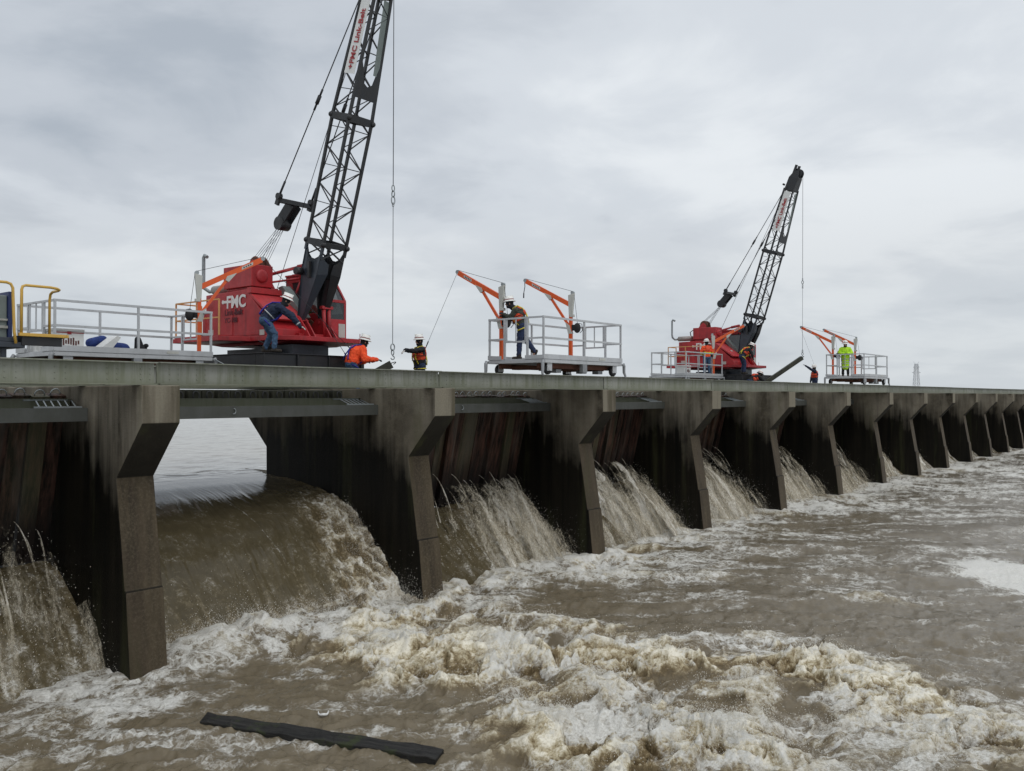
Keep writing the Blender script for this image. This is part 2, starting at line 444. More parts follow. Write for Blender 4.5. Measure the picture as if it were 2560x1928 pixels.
# weir sill under the needles
w = MB(); prof = [(21, -6.4), (20.6, -4.2), (17.6, -3.2), (16.7, -3.12), (16.2, -3.34), (15.7, -3.74), (15.2, -4.22), (14.7, -4.68), (13.8, -5.3), (13.0, -6.4)]
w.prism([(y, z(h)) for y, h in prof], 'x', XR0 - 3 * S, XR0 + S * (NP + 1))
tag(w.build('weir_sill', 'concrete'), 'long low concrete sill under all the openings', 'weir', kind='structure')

# needle beams + walkway between the piers
BAYS = list(range(-1, NP - 1))            # bay n lies between pier n and pier n+1
def bay_x(n): return XR0 + S * n, XR0 + S * (n + 1) - PW
proto = None
for n in BAYS:
    a, b = bay_x(n); L = b - a
    if proto is None:
        e = empty('needle_beam', (a, 15.26, z(-.42)))
        m = MB(); m.box(.004, L - .004, 0, .018, 0, .205); m.box(.004, L - .004, .0, .09, .206, .218); m.box(.004, L - .004, 0, .07, -.014, -.001)
        m.build('front_channel', 'trough', e)
        m = MB(); m.box(.004, L - .004, .10, .60, .08, .09); m.build('tray_plate', 'girder', e)
        m = MB(); m.box(.004, L - .004, .66, .70, .12, .36); m.box(.004, L - .004, .62, .74, .361, .372); m.build('back_channel', 'girder', e)
        m = MB()
        for k in range(6): m.bar((L - .75 + k * .12, .12, .225), (L - .60 + k * .12, .62, .34), .02, .012)
        m.bar((L - .85, .1, .23), (L - .06, .1, .23), .03); m.bar((L - .8, .64, .35), (L - .06, .64, .35), .03)
        m.build('end_grating', 'galv', e)
        m = MB(); m.path([(2.2 + .05 * math.sin(t), -.02, .12 + .055 * math.cos(t)) for t in [i * .5 for i in range(8)]], .009)
        m.build('lifting_loop', 'galv', e)
        proto = e
    else:
        e = copy_tree(proto); e.location = (a, 15.26, z(-.42))
    lab = 'from the left picture edge to the first pier' if n < 0 else 'between the %s and %s piers from the left' % (ORD[n], ORD[n + 1])
    tag(e, 'shallow steel trough beam %s' % lab, 'beam', 'needle beams between the piers')
proto = None
for n in BAYS:
    a, b = bay_x(n)
    if proto is None:
        e = empty('walkway', (a, 17.35, z(-.10)))
        m = MB()
        for k in range(11): m.box(.01, b - a - .01, .0 + k * .12, .06 + k * .12, 0, .03)
        m.build('grating', 'galv', e)
        m = MB()
        for k in range(5): m.box(.4 + k * 1.28, .45 + k * 1.28, .0, 1.3, -.10, -.003)
        m.build('cross_beam', 'trough', e); proto = e
    else:
        e = copy_tree(proto); e.location = (a, 17.35, z(-.10))
    lab = 'from the left picture edge to the first pier' if n < 0 else 'between the %s and %s piers from the left' % (ORD[n], ORD[n + 1])
    tag(e, 'narrow grating walkway %s' % lab, 'walkway', 'steel walkways between the piers')

# timber needles
def needle_obj():
    m = MB(); m.box(-.1495, .1495, -.1, .1, -3.05, 0.02); o = m.build('timber_needle', 'timber', bevel=.012)
    h = MB(); h.path([(.085 * math.cos(t), 0, .02 + .10 * math.sin(t)) for t in [math.pi * i / 8 for i in range(9)]], .011, 6)
    h.build('lifting_ring', 'galv', o); return o
nd = None
for n in [-1] + list(range(1, 10)):
    a, b = bay_x(n); N = 20; w_ = (b - a) / N
    lab = ('in the bay at the left picture edge' if n < 0 else 'between %s and %s piers from the left' % (ORD[n], ORD[n + 1]))
    for k in range(N):
        o = needle_obj() if nd is None else copy_tree(nd)
        nd = nd or o
        rnd = random.random
        o.location = (a + w_ * (k + .5) + (rnd() - .5) * .008, 16.12 + (rnd() - .5) * .14, z(.0) + (rnd() - .5) * .03)
        o.rotation_euler = (R(-13 + (rnd() - .5) * 4) * -1, R((rnd() - .5) * .8), R((rnd() - .5) * 2))
        tag(o, 'dark wet timber needle standing %s' % lab, 'timber', 'timber needles %s' % lab)
m = MB()
for n in range(10, NP - 1):
    a, b = bay_x(n)
    for k in range(20):
        x = a + (b - a) / 20 * (k + .5); m.bar((x, 16.12, z(0)), (x, 16.8, z(-3.0)), .285, .2)
tag(m.build('timber_needles', 'timber'), 'timber needles in the farthest bays', 'timber', kind='stuff')

# pulled needles stacked upstream of the open bay, their ends showing below the girder
sx = XR0 + .25; nd2 = None
for k in range(17):
    if nd2 is None:
        m = MB(); m.box(-.14, .14, 0, 3.05, -.10, .10); o = m.build('pulled_needle', 'gtimber', bevel=.012)
        h = MB(); h.path([(.07 * math.sin(t) , -.012 - .05 * math.sin(t * .5), -.02 + .085 * math.cos(t)) for t in [2 * math.pi * i / 12 for i in range(12)]], .011, 6, closed=True)
        h.build('lifting_ring', 'steel', o); nd2 = o
    else: o = copy_tree(nd2)
    o.location = (sx + k * .335, 16.2 + random.uniform(-.04, .04), z(.03)); o.rotation_euler = (0, 0, R(random.uniform(-.8, .8)))
    tag(o, 'dark pulled timber needle, ring at its end, lying above the open bay', 'timber', 'pulled needles lying above the open bay')
# sleepers that carry the stack
m = MB(); m.box(XR0 + .01, XR0 + S - PW - .01, 18.8, 19.0, z(-.17), z(-.075)); m.build('needle_support', 'trough')
tag(bpy.data.objects['needle_support'], 'steel cross bearer under the pulled needles above the open bay', 'beam')

# lumber pile with pale ends behind the second bay
for n in range(1, 7):
    a, b = bay_x(n)
    m = MB()
    for k in range(14):
        x = a + .3 + k * .41; m.path([(x + .06 * math.cos(t), 18.9, z(.02) + .075 * math.sin(t)) for t in [math.pi * i / 7 - .2 for i in range(10)]], .012, 6)
        m.tube((x, 18.9, z(-.1)), (x, 18.9, z(.0)), .012)
    m.box(a + .1, b - .1, 18.85, 18.95, z(-.13), z(-.09))
    tag(m.build('hook_rail', 'galv'), 'row of pale steel hooks behind the beam between %s and %s piers' % (ORD[n], ORD[n + 1]), 'hook rail', 'hook rails behind the needle beams')

# the crane sits a little upstream on cross ties
# floating timber in the foreground
m = MB()
L = 3.44; N = 24; vs = []; fs = []
rng = random.Random(5)
for i in range(N + 1):
    x = -L / 2 + L * i / N
    for (yy, zz) in ((-.125, -.11), (.125, -.11), (.125, .09), (-.125, .09)):
        j = .013; vs.append((x + (rng.uniform(-.03, .03) if i in (0, N) else 0), yy + rng.uniform(-j, j), zz + rng.uniform(-j, j)))
for i in range(N):
    for k in range(4):
        a = i * 4 + k; b = i * 4 + (k + 1) % 4; fs.append((a, b, b + 4, a + 4))
fs.append((3, 2, 1, 0)); fs.append((N * 4, N * 4 + 1, N * 4 + 2, N * 4 + 3))
m.add(vs, fs); o = m.build('floating_timber', 'log', bevel=.012)
a_, b_ = Vector((6.80, 11.0, .08)), Vector((8.22, 7.72, -.01)); o.location = (a_ + b_) / 2 + Vector((0, 0, .02))
d = b_ - a_; o.rotation_mode = 'XYZ'; o.rotation_euler = (R(8), R(2.2), math.atan2(d.y, d.x))
tag(o, 'black waterlogged timber floating in the churning water at lower left', 'timber')
m = MB(); m.path([(.07 * math.cos(t), .07 * math.sin(t), .0 + .02 * math.sin(3 * t)) for t in [math.pi * (1 + i / 9) for i in range(10)]], [.004, .01, .014, .017, .019, .019, .017, .014, .01, .004], 8)
o = m.build('floating_scrap', 'white'); o.location = (8.08, 9.95, .16); o.rotation_euler = (R(40), 0, R(-40))
tag(o, 'small white crescent-shaped scrap afloat beyond the black timber', 'scrap')
# ------------------------------------------------------------------ water
def water_mat(name, brown=(.078, .062, .040), bstr=.6, lace=1., upstream=False):
    t = MT(name); g = t.pos()
    af = t.n('ShaderNodeAttribute', attribute_name='foam'); aa = t.n('ShaderNodeAttribute', attribute_name='aer'); ac = t.n('ShaderNodeAttribute', attribute_name='cav')
    def vec(op, a, b):
        m = t.n('ShaderNodeVectorMath', operation=op)
        for v, i in ((a, 0), (b, 1)):
            if isinstance(v[0], (int, float)): m.inputs[i].default_value = v
            else: t.l(v[0], v[1], m, i)
        return (m, 0)
    w1 = t.noise(g, 0, 1.6, 3, .6); w2 = t.noise(g, 0, 7, 3, .6)
    P = vec('ADD', (g, 0), vec('MULTIPLY', vec('SUBTRACT', (w1, 1), (.5, .5, .5)), (.9, .9, .5)))
    P = vec('ADD', P, vec('MULTIPLY', vec('SUBTRACT', (w2, 1), (.5, .5, .5)), (.30, .30, .16)))
    def vor(sc):
        v = t.n('ShaderNodeTexVoronoi', feature='DISTANCE_TO_EDGE'); v.inputs['Scale'].default_value = sc; t.l(P[0], P[1], v, 0); return (v, 0)
    v1, v2, v3 = vor(2.6), vor(7.5), vor(20.)
    n0 = t.noise(g, 0, 3.2, 6, .62, dist=.5); n1 = t.noise(g, 0, 10, 6, .68, dist=.9); n2 = t.noise(g, 0, 34, 4, .7, dist=.4)
    d = t.math('ADD', (af, 2), t.math('MULTIPLY', t.math('SUBTRACT', (n0, 0), .5), .9))
    d = t.math('ADD', d, t.math('MULTIPLY', t.math('SUBTRACT', (n1, 0), .5), .55))
    def lc(v, k, soft): return t.maprange(t.math('SUBTRACT', t.math('MULTIPLY', d, k), v), -soft * .3, soft)
    l1 = lc(v1, .22 * lace, .10); l2 = lc(v2, .30 * lace, .18); l3 = lc(v3, .30 * lace, .25)
    fo = t.math('ADD', t.math('MULTIPLY', l1, .55), t.math('MULTIPLY', l2, .45)); fo = t.math('ADD', fo, t.math('MULTIPLY', l3, .18))
    solid = t.maprange(d, .75, 1.25); fo = t.math('MAXIMUM', fo, solid)
    fo = t.math('MULTIPLY', fo, t.maprange(d, .02, .30), True)
    fo = t.math('MULTIPLY', fo, t.maprange((n2, 0), .25, .55, .55, 1.))
    cv = t.math('ADD', (ac, 2), t.math('MULTIPLY', t.math('SUBTRACT', (n1, 0), .5), 1.5)); cv = t.math('ADD', cv, t.math('MULTIPLY', t.math('SUBTRACT', (n2, 0), .5), .8), True)
    a = t.math('ADD', (aa, 2), t.math('MULTIPLY', t.math('SUBTRACT', (n1, 0), .5), .7)); ae = t.maprange(a, .12, .85)
    c = t.mix((t.ramp(n0, 0, [(.3, 0), (.7, 1)]), 0), tuple(x * .85 for x in brown), tuple(x * 1.2 for x in brown))
    if upstream:
        sy = t.n('ShaderNodeSeparateXYZ'); t.l(g, 0, sy, 0); c = t.mix(t.maprange((sy, 1), 18.0, 20.6), c, (.20, .17, .125))
    cream = (t.ramp(cv[0], 0, [(.0, (.085, .060, .030)), (.38, (.22, .165, .090)), (.66, (.50, .43, .29)), (1., (.86, .81, .68))]), 0)
    c = t.mix(ae, c, cream)
    c = t.mix(fo, c, t.mix((n1, 0), (.64, .62, .55), (.90, .895, .87)))
    t.base(c)
    mx = t.math('MAXIMUM', fo, t.math('MULTIPLY', ae, .85))
    t.set(Roughness=t.maprange(mx, 0, 1, .08, .6)); t.b.inputs['IOR'].default_value = 1.33
    hb = t.math('ADD', t.math('MULTIPLY', (n0, 0), .8), t.math('MULTIPLY', (n1, 0), .5))
    hb = t.math('ADD', hb, t.math('MULTIPLY', (n2, 0), .28)); hb = t.math('ADD', hb, t.math('MULTIPLY', fo, .20))
    bp = t.bump(hb, .6, .05); sm = t.maprange(mx, 0, .8, bstr * .62, min(1., bstr * 1.5)); t.l(sm[0], sm[1], bp, 'Strength')
    t.set(Specular_IOR_Level=t.maprange(mx, 0, .7, .42, .12))
    if upstream:
        u0 = t.noise(g, 0, 1.1, 5, .6, (.5, 1.3, 1), .4); u1 = t.noise(g, 0, 5, 4, .6, (.6, 1.3, 1), .6)
        b2 = t.n('ShaderNodeBump'); b2.inputs['Strength'].default_value = .35; b2.inputs['Distance'].default_value = .06
        hu_ = t.math('ADD', (u0, 0), t.math('MULTIPLY', (u1, 0), .3)); t.l(hu_[0], hu_[1], b2, 'Height')
        mv = t.n('ShaderNodeMix', data_type='VECTOR'); my = t.maprange((sy, 1), 18.6, 20.8); t.l(my[0], my[1], mv, 0); t.l(bp, 0, mv, 4); t.l(b2, 0, mv, 5); t.l(mv, 1, t.b, 'Normal')
    return t
WM = water_mat('silty_water', (.150, .122, .080), .95).m
WF = water_mat('falling_silty_water', (.090, .073, .042), .16, .8, True).m
def up_mat():
    t = MT('river_water'); g = t.pos()
    n0 = t.noise(g, 0, 1.1, 5, .6, (.5, 1.3, 1), .4); n1 = t.noise(g, 0, 5, 4, .6, (.6, 1.3, 1), .6)
    t.base((.20, .17, .125)); t.set(Roughness=.10); t.b.inputs['IOR'].default_value = 1.33
    t.bump(t.math('ADD', (n0, 0), t.math('MULTIPLY', (n1, 0), .3)), .35, .06); return t.m
WU = up_mat()

YAW = math.atan(715 / 885); CA, SA = math.cos(YAW), math.sin(YAW)
# patches of foam and rough water: centre x, y, half-size across and along the stream axis, foam, roughness
BLOBS = [(9.68, 14.04, 1.66, 1.05, 1.7, 0.8), (12.63, 14.36, 1.7, 1.6, 1.3, 0.8), (13.34, 12.41, 1.44, 1.78, 0.6, 0.6), (10.45, 10.88, 1.86, 1.65, 0.8, 0.9), (12.79, 9.68, 1.81, 2.27, 0.95, 1), (11.83, 7.39, 1.88, 1.88, 1, 1.1), (9.9, 7.15, 1.51, 0.95, 0.8, 1), (10.63, 5.4, 1.71, 1.34, 0.9, 1.1), (14.39, 5.67, 1.5, 1.18, 0.8, 0.9), (14.11, 3.85, 1.82, 1.15, 0.5, 0.6), (12.69, 2.6, 1.3, 1.17, 0.6, 0.8), (15.55, 7.08, 1.12, 0.67, 0.5, 0.6), (6.33, 14.0, 1.5, 1.3, 1.05, 0.2), (5.6, 12.3, 1.1, 1.1, 0.6, 0.15), (6.02, 15.68, 0.99, 0.73, 0.9, 0.3), (4.73, 11.7, 0.75, 0.42, 0.2, 0.2), (15.79, 14.2, 0.86, 1.77, 0.7, 0.6), (20.43, 13.73, 2.49, 2.36, 0.85, 0.4), (26.69, 13.57, 3.64, 2.53, 0.65, 0.35), (37.49, 13.03, 5.06, 2.74, 0.75, 0.25), (48.08, 11.68, 6.07, 3.93, 0.75, 0.2), (62.25, 10.49, 5.59, 5.2, 0.85, 0.2), (19.54, 11.6, 1.52, 0.87, 0.4, 0.3), (25.77, 4.3, 0.95, 2.1, 2.9, 0.15), (7.4, 8.0, 1.6, .9, -.5, -.1), (8.6, 9.4, 1.5, .8, -.5, -.2), (6.75, 10.95, .30, .25, .5, .1), (8.3, 7.55, .35, .25, .4, .1), (20.74, 6.09, 2.03, 0.78, 0.25, 0.4), (22.34, 8.54, 2.57, 0.76, 0.15, 0.3), (8.45, 10.5, 1.64, 0.94, -0.7, -0.4), (7.02, 9.11, 2.53, 0.68, -0.35, -0.2), (18.19, 9.24, 2.71, 1.57, -0.3, -0.1), (8.28, 12.56, 1.3, 0.4, -0.5, -0.3)]
def patches(X, Y):
    wx = X + .55 * fbm(X * .45, Y * .45, 3, 40); wy = Y + .55 * fbm(X * .45, Y * .45, 3, 50)
    wx = wx + .18 * fbm(X * 1.7, Y * 1.7, 3, 44); wy = wy + .18 * fbm(X * 1.7, Y * 1.7, 3, 54)
    F = np.zeros_like(X); T = np.zeros_like(X)
    for cx, cy, ra, rb, f, t in BLOBS:
        dx, dy = wx - cx, wy - cy; u = (dx * SA - dy * CA) / ra; v = (dx * CA + dy * SA) / rb
        q = np.exp(-(u * u + v * v) * .9); F += f * q; T += t * q
    # froth along the foot of the piers all the way down the dam
    k = smooth(11.6, 13.6, wy) * smooth(14, 17, X); F += .55 * k; T += .3 * k
    k = smooth(60, 110, X) * smooth(2, 9, wy); F += .35 * k
    F += .10 * smooth(17, 24, X)
    return np.clip(F, 0, 2.2), np.clip(T, 0, 1.15)
def tail_height(X, Y, cell):
    F, T = patches(X, Y)
    wx = X + .35 * fbm(X * .8, Y * .8, 3, 1) + .12 * fbm(X * 3, Y * 3, 2, 2); wy = Y + .35 * fbm(X * .8, Y * .8, 3, 3) + .12 * fbm(X * 3, Y * 3, 2, 4)
    def lod(l): return smooth(1.6, 4.0, l / cell)
    # swirling warp so crests break into curls instead of round lumps
    sx_ = wx + .75 * fbm(wx / 1.5, wy / 1.5, 2, 91) + .26 * fbm(wx / .5, wy / .5, 2, 95); sy_ = wy + .75 * fbm(wx / 1.5, wy / 1.5, 2, 97) + .26 * fbm(wx / .5, wy / .5, 2, 99)
    big = ridged(wx / 2.5, wy / 2.1, 3, 10) - .55
    med = ridged(sx_ / 1.15, sy_ / 1.0, 4, 14, .55) - .58
    fin = ridged(sx_ / .36 + .3 * med, sy_ / .30, 3, 17) - .55
    pat = smooth(-.30, .35, fbm(X / 2.6, Y / 2.6, 2, 84) + .6 * big)
    spk = smooth(.12, .34, med) * np.abs(perlin(sx_ / .09, sy_ / .09, 88)) * lod(.09)
    H = T * (.52 * big * lod(1.9) + (.15 + .22 * pat) * med * lod(.6))
    H += T * (.35 + .65 * pat) * (.11 * fin * lod(.22) + .035 * (ridged(sx_ / .12, sy_ / .12, 2, 21) - .5) * lod(.10) + .16 * spk)
    # quieter, wind-and-current waves, long crests across the flow
    cx, cy = wx * SA - wy * CA, wx * CA + wy * SA
    calm = 1 - .5 * np.clip(T, 0, 1)
    H += calm * (.22 * fbm(cx / 5.5, cy / 3.2, 2, 30) * lod(3) + .15 * (ridged(cx / 2.4, cy / 1.2, 4, 33) - .55) * lod(.8)
                 + .060 * (ridged(wx / .60, wy / .42, 3, 36) - .55) * lod(.35) + .034 * fbm(wx / .17, wy / .15, 2, 39) * lod(.16) + .035 * (ridged(cx / .9, cy / .32, 2, 46) - .5) * lod(.3))
    # standing surge at the foot of the open fall
    fx = (X - 10.8) / 3.0; yy = (Y - 14.15) / .75
    sg = np.exp(-fx ** 4 - yy * yy); H += .30 * sg
    H = H + .10 * T
    # foam cover: webs and sheets
    web = ridged(sx_ / 1.2, sy_ / 1.2, 5, 61, .62)
    web2 = ridged(cx / 3.4 + .5 * fbm(wx / 2, wy / 2, 2, 62), cy / 1.0, 5, 66, .6)
    f = .86 * F * (1 - .68 * T) + 1.1 * (web - .60) * (.35 + .7 * np.clip(F, 0, 1)) + 1.25 * (web2 - .68) + T * (.9 * med + .5 * fin) + .06
    f = f + .18 * smooth(.50, .62, fbm(X * .35, Y * .35, 3, 68) + .5) + .9 * np.clip(F - 1.15, 0, 1)
    aer = np.clip(T * (.38 + .65 * pat + .8 * med) + .08 * F - .05 + .5 * np.clip(ridged(cx / 2.4, cy / 1.2, 4, 33) - .78, 0, 1), 0, 1)
    cav = np.clip(.30 + .25 * pat + .9 * fin + 1.3 * med + .6 * big, 0, 1)
    return H, np.clip(f, -.2, 1.7), aer, F, T, big, med, cav
ys = np.concatenate([np.arange(1.7, 405, 1.15), np.arange(405, 900, 9.)]); dist = 4.6 * 885 / ys
th = np.linspace(YAW - .80, YAW + .86, 1180)
D, TH = np.meshgrid(dist, th, indexing='ij')
X = D * np.cos(TH); Y = D * np.sin(TH)
cell = np.gradient(dist)[:, None] * -1 + 0 * TH
cell = np.maximum(np.abs(cell), D * .00141)
H, FO, AE, Fb, Tb, BG, MD, CV = tail_height(X, Y, cell)
chop = np.clip(Tb, 0, 1) * smooth(.3, .05, cell)
X2 = X + chop * .16 * fbm(X * 1.6, Y * 1.6, 3, 70) ; Y2 = Y - chop * (.16 * fbm(X * 1.6, Y * 1.6, 3, 80) + .22 * np.clip(BG, -.3, .5))
TAILV = np.stack([X2, Y2, H], -1).reshape(-1, 3)
F4 = grid_faces(*X.shape)
keep = (Y.ravel()[F4] < 16.4).any(1); F4 = F4[keep]
# faces look up: rows run from far to near
tw = np_mesh('water', TAILV, F4, WM, {'foam': FO.ravel(), 'aer': AE.ravel(), 'cav': CV.ravel()})
tag(tw, 'churning brown tailwater with beige and white foam below the spillway', kind='structure')

# river above the dam
th2 = np.linspace(R(1.2), R(130), 620); k = np.linspace(0, 1, 300)[:, None]
d0 = 20.95 / np.sin(th2)[None, :]; inv = (1 / d0) * (1 - k) ** 1.6 + (1 / 2600.) * (1 - (1 - k) ** 1.6)
Dm = 1 / inv; Xu = Dm * np.cos(th2)[None, :]; Yu = np.maximum(Dm * np.sin(th2)[None, :], 20.95)
fade = smooth(200, 25, Dm)
def river_wave(x, y): return .045 * (ridged(x / 2.2, y / 1.5, 3, 90) - .6) + .014 * fbm(x / .5, y / .4, 2, 93)
Hu = z(-1.98) + fade * river_wave(Xu, Yu)
Fu = grid_faces(*Xu.shape)[:, ::-1]
up = np_mesh('river', np.stack([Xu, Yu, Hu], -1).reshape(-1, 3), Fu, WU)
tag(up, 'wide pale brown river above the dam', kind='structure')
m = MB()
for n in range(-1, NP - 1):
    if n == 0: continue
    a, b = bay_x(n); m.add([(a, 16.75, z(-1.98)), (b, 16.75, z(-1.98)), (b, 20.95, z(-1.98)), (a, 20.95, z(-1.98))], [(0, 1, 2, 3)])
for n in range(-1, NP):
    xa, xb = XR0 + S * n - PW, XR0 + S * n
    if n == 0: xb -= .33
    if n == 1: xa += .33
    m.box(xa, xb, 19.56, 20.95, z(-2.4), z(-1.98))
tag(m.build('river_margin', WU), 'river water held back behind the needles', kind='structure')

# falling sheet of the open bay
PY = np.array([21.0, 20.8, 19.5, 18.4, 17.4, 16.7, 16.15, 15.6, 15.1, 14.7, 14.35, 14.1, 13.9])
PH = np.array([-1.981, -1.982, -2.03, -2.11, -2.27, -2.47, -2.76, -3.22, -3.75, -4.2, -4.6, -4.95, -5.3])
def along(py, ph, n):
    s = np.concatenate([[0], np.cumsum(np.hypot(np.diff(py), np.diff(ph)))]); q = np.linspace(0, s[-1], n)
    return q, np.interp(q, s, py), np.interp(q, s, ph)
def smooth1(a, k):
    w = np.hanning(k); w /= w.sum(); p = np.pad(a, k // 2, mode='reflect', reflect_type='odd'); return np.convolve(p, w, 'same')[k // 2:k // 2 + len(a)]
q, py, ph = along(PY, PH, 340); py = smooth1(py, 41); ph = smooth1(ph, 41)
ty, tz = np.gradient(py), np.gradient(ph); ln = np.hypot(ty, tz); ny, nz_ = tz / ln, -ty / ln      # normal, up and downstream
a, b = XR0 - .004, XR0 + S - PW + .004
U = np.linspace(a, b, 560)
Q, UU = np.meshgrid(q, U, indexing='ij'); Yp = np.repeat(py[:, None], 560, 1); Hp = np.repeat(ph[:, None], 560, 1)
brink = smooth(18.9, 17.2, Yp) ; steep = smooth(17.0, 15.4, Yp)
wob = .25 * fbm(UU * .6, Q * .5, 2, 101)
d = brink * (.034 * (ridged((UU + wob) * 2.0 + Q * .45, Q * .22, 4, 103) - .6)) * (1 - .4 * steep)
d += steep * (.035 * fbm((UU + wob) * 2.1, Q * .25, 3, 105) + .007 * fbm(UU * 9, Q * 1.2, 3, 106))
d += smooth(19.2, 20.4, Yp) * river_wave(UU, Yp)
fr = smooth(12.2, 13.4, UU + .35 * fbm(UU * 1.5, Q * 1.5, 3, 109) + .25 * steep) * smooth(17.9, 16.3, Yp)
bil = ridged(UU * 2.4 + .5 * fbm(UU * 3, Q * 3, 3, 110), Q * 1.5 + .4 * fbm(UU * 3, Q * 3, 3, 112), 4, 111) - .5
d += fr * (.12 * bil + .06 * (ridged(UU * 7, Q * 5, 3, 114) - .5) + .06)
edge = smooth(b - .5, b, UU) * smooth(19.9, 18.6, Yp); d += edge * (.05 * fbm(UU * 8, Q * 5, 3, 116))
st = ridged((UU + wob) * 2.4, Q * .18, 4, 118) - .55
foot = smooth(-3.9, -4.7, Hp + .25 * fbm(UU * 2, Q * 0, 2, 119))
fo = fr * (.18 + 1.1 * bil) + .5 * foot + steep * .18 * (st - .1) + .10 * smooth(13.6, 14.0, UU) * steep
line = np.exp(-((UU - (11.0 + .55 * smooth(18.2, 15.0, Yp) + .05 * np.sin(Q * 2))) / .018) ** 2) * smooth(17.6, 17.0, Yp) * smooth(14.8, 16, Yp); fo += .28 * line
ae = .10 * steep + .45 * fr + .4 * foot + .55 * steep * np.clip(st, -.1, 1) * smooth(-3.0, -4.6, Hp)
wd_ = .34 * smooth(19.62, 20.3, Yp) * ((UU - (a + b) / 2) / ((b - a) / 2)) ** 9
V = np.stack([UU + wd_, Yp + ny[:, None] * d, z(0) + Hp + nz_[:, None] * d], -1).reshape(-1, 3)
nap = np_mesh('open_bay_fall', V, grid_faces(340, 560)[:, ::-1], WF, {'foam': np.clip(fo, 0, 1.2).ravel(), 'aer': np.clip(ae, 0, 1).ravel(), 'cav': np.clip(.35 + 1.1 * bil * fr + .25 * st, 0, 1).ravel()})
tag(nap, 'smooth brown sheet of water pouring through the open bay', kind='structure')

# leaking bays: thin film on the sill, then jets from between the needles
def spray_mat():
    t = MT('leaking_spray'); uvn = t.n('ShaderNodeUVMap')
    at = t.n('ShaderNodeAttribute', attribute_name='cover'); g = t.pos()
    n1 = t.noise(uvn, 0, 1, 5, .68, (5, 1.0, 1), .7); n2 = t.noise(g, 0, 13, 5, .66, (1.3, 1.1, .6), .9); n3 = t.noise(g, 0, 48, 3, .7)
    v = t.math('ADD', (at, 2), t.math('MULTIPLY', t.math('SUBTRACT', (n1, 0), .5), 1.3))
    v = t.math('ADD', v, t.math('MULTIPLY', t.math('SUBTRACT', (n2, 0), .5), 1.0)); v = t.math('ADD', v, t.math('MULTIPLY', t.math('SUBTRACT', (n3, 0), .5), .35))
    al = t.maprange(v, .36, .92); t.set(Alpha=al)
    c = t.mix(t.maprange(v, .55, 1.2), (.52, .46, .34), (.90, .885, .85)); t.base(c); t.set(Roughness=.7)
    t.b.inputs['Subsurface Weight'].default_value = 0
    t.bump(t.math('ADD', (n2, 0), t.math('MULTIPLY', (n3, 0), .4)), .8, .05)
    return t.m
WS = spray_mat()
OCT_V = np.array([(1, 0, 0), (-1, 0, 0), (0, 1, 0), (0, -1, 0), (0, 0, 1), (0, 0, -1)], float)
OCT_F = np.array([(0, 2, 4), (2, 1, 4), (1, 3, 4), (3, 0, 4), (2, 0, 5), (1, 2, 5), (3, 1, 5), (0, 3, 5)])
def droplets(name, P, r, label):
    n = len(P); st_ = 1 + .9 * _rng.rand(n)
    V = (OCT_V[None] * r[:, None, None]) * np.stack([np.ones(n), np.ones(n), st_], -1)[:, None, :] + P[:, None, :]
    F = OCT_F[None] + (np.arange(n) * 6)[:, None, None]
    o = np_mesh(name, V.reshape(-1, 3), F.reshape(-1, 3), M['drop'], sm=False); tag(o, label, kind='stuff'); return o
t = MT('water_droplets'); t.base((.68, .65, .58)); t.set(Roughness=.35); M['drop'] = t.m

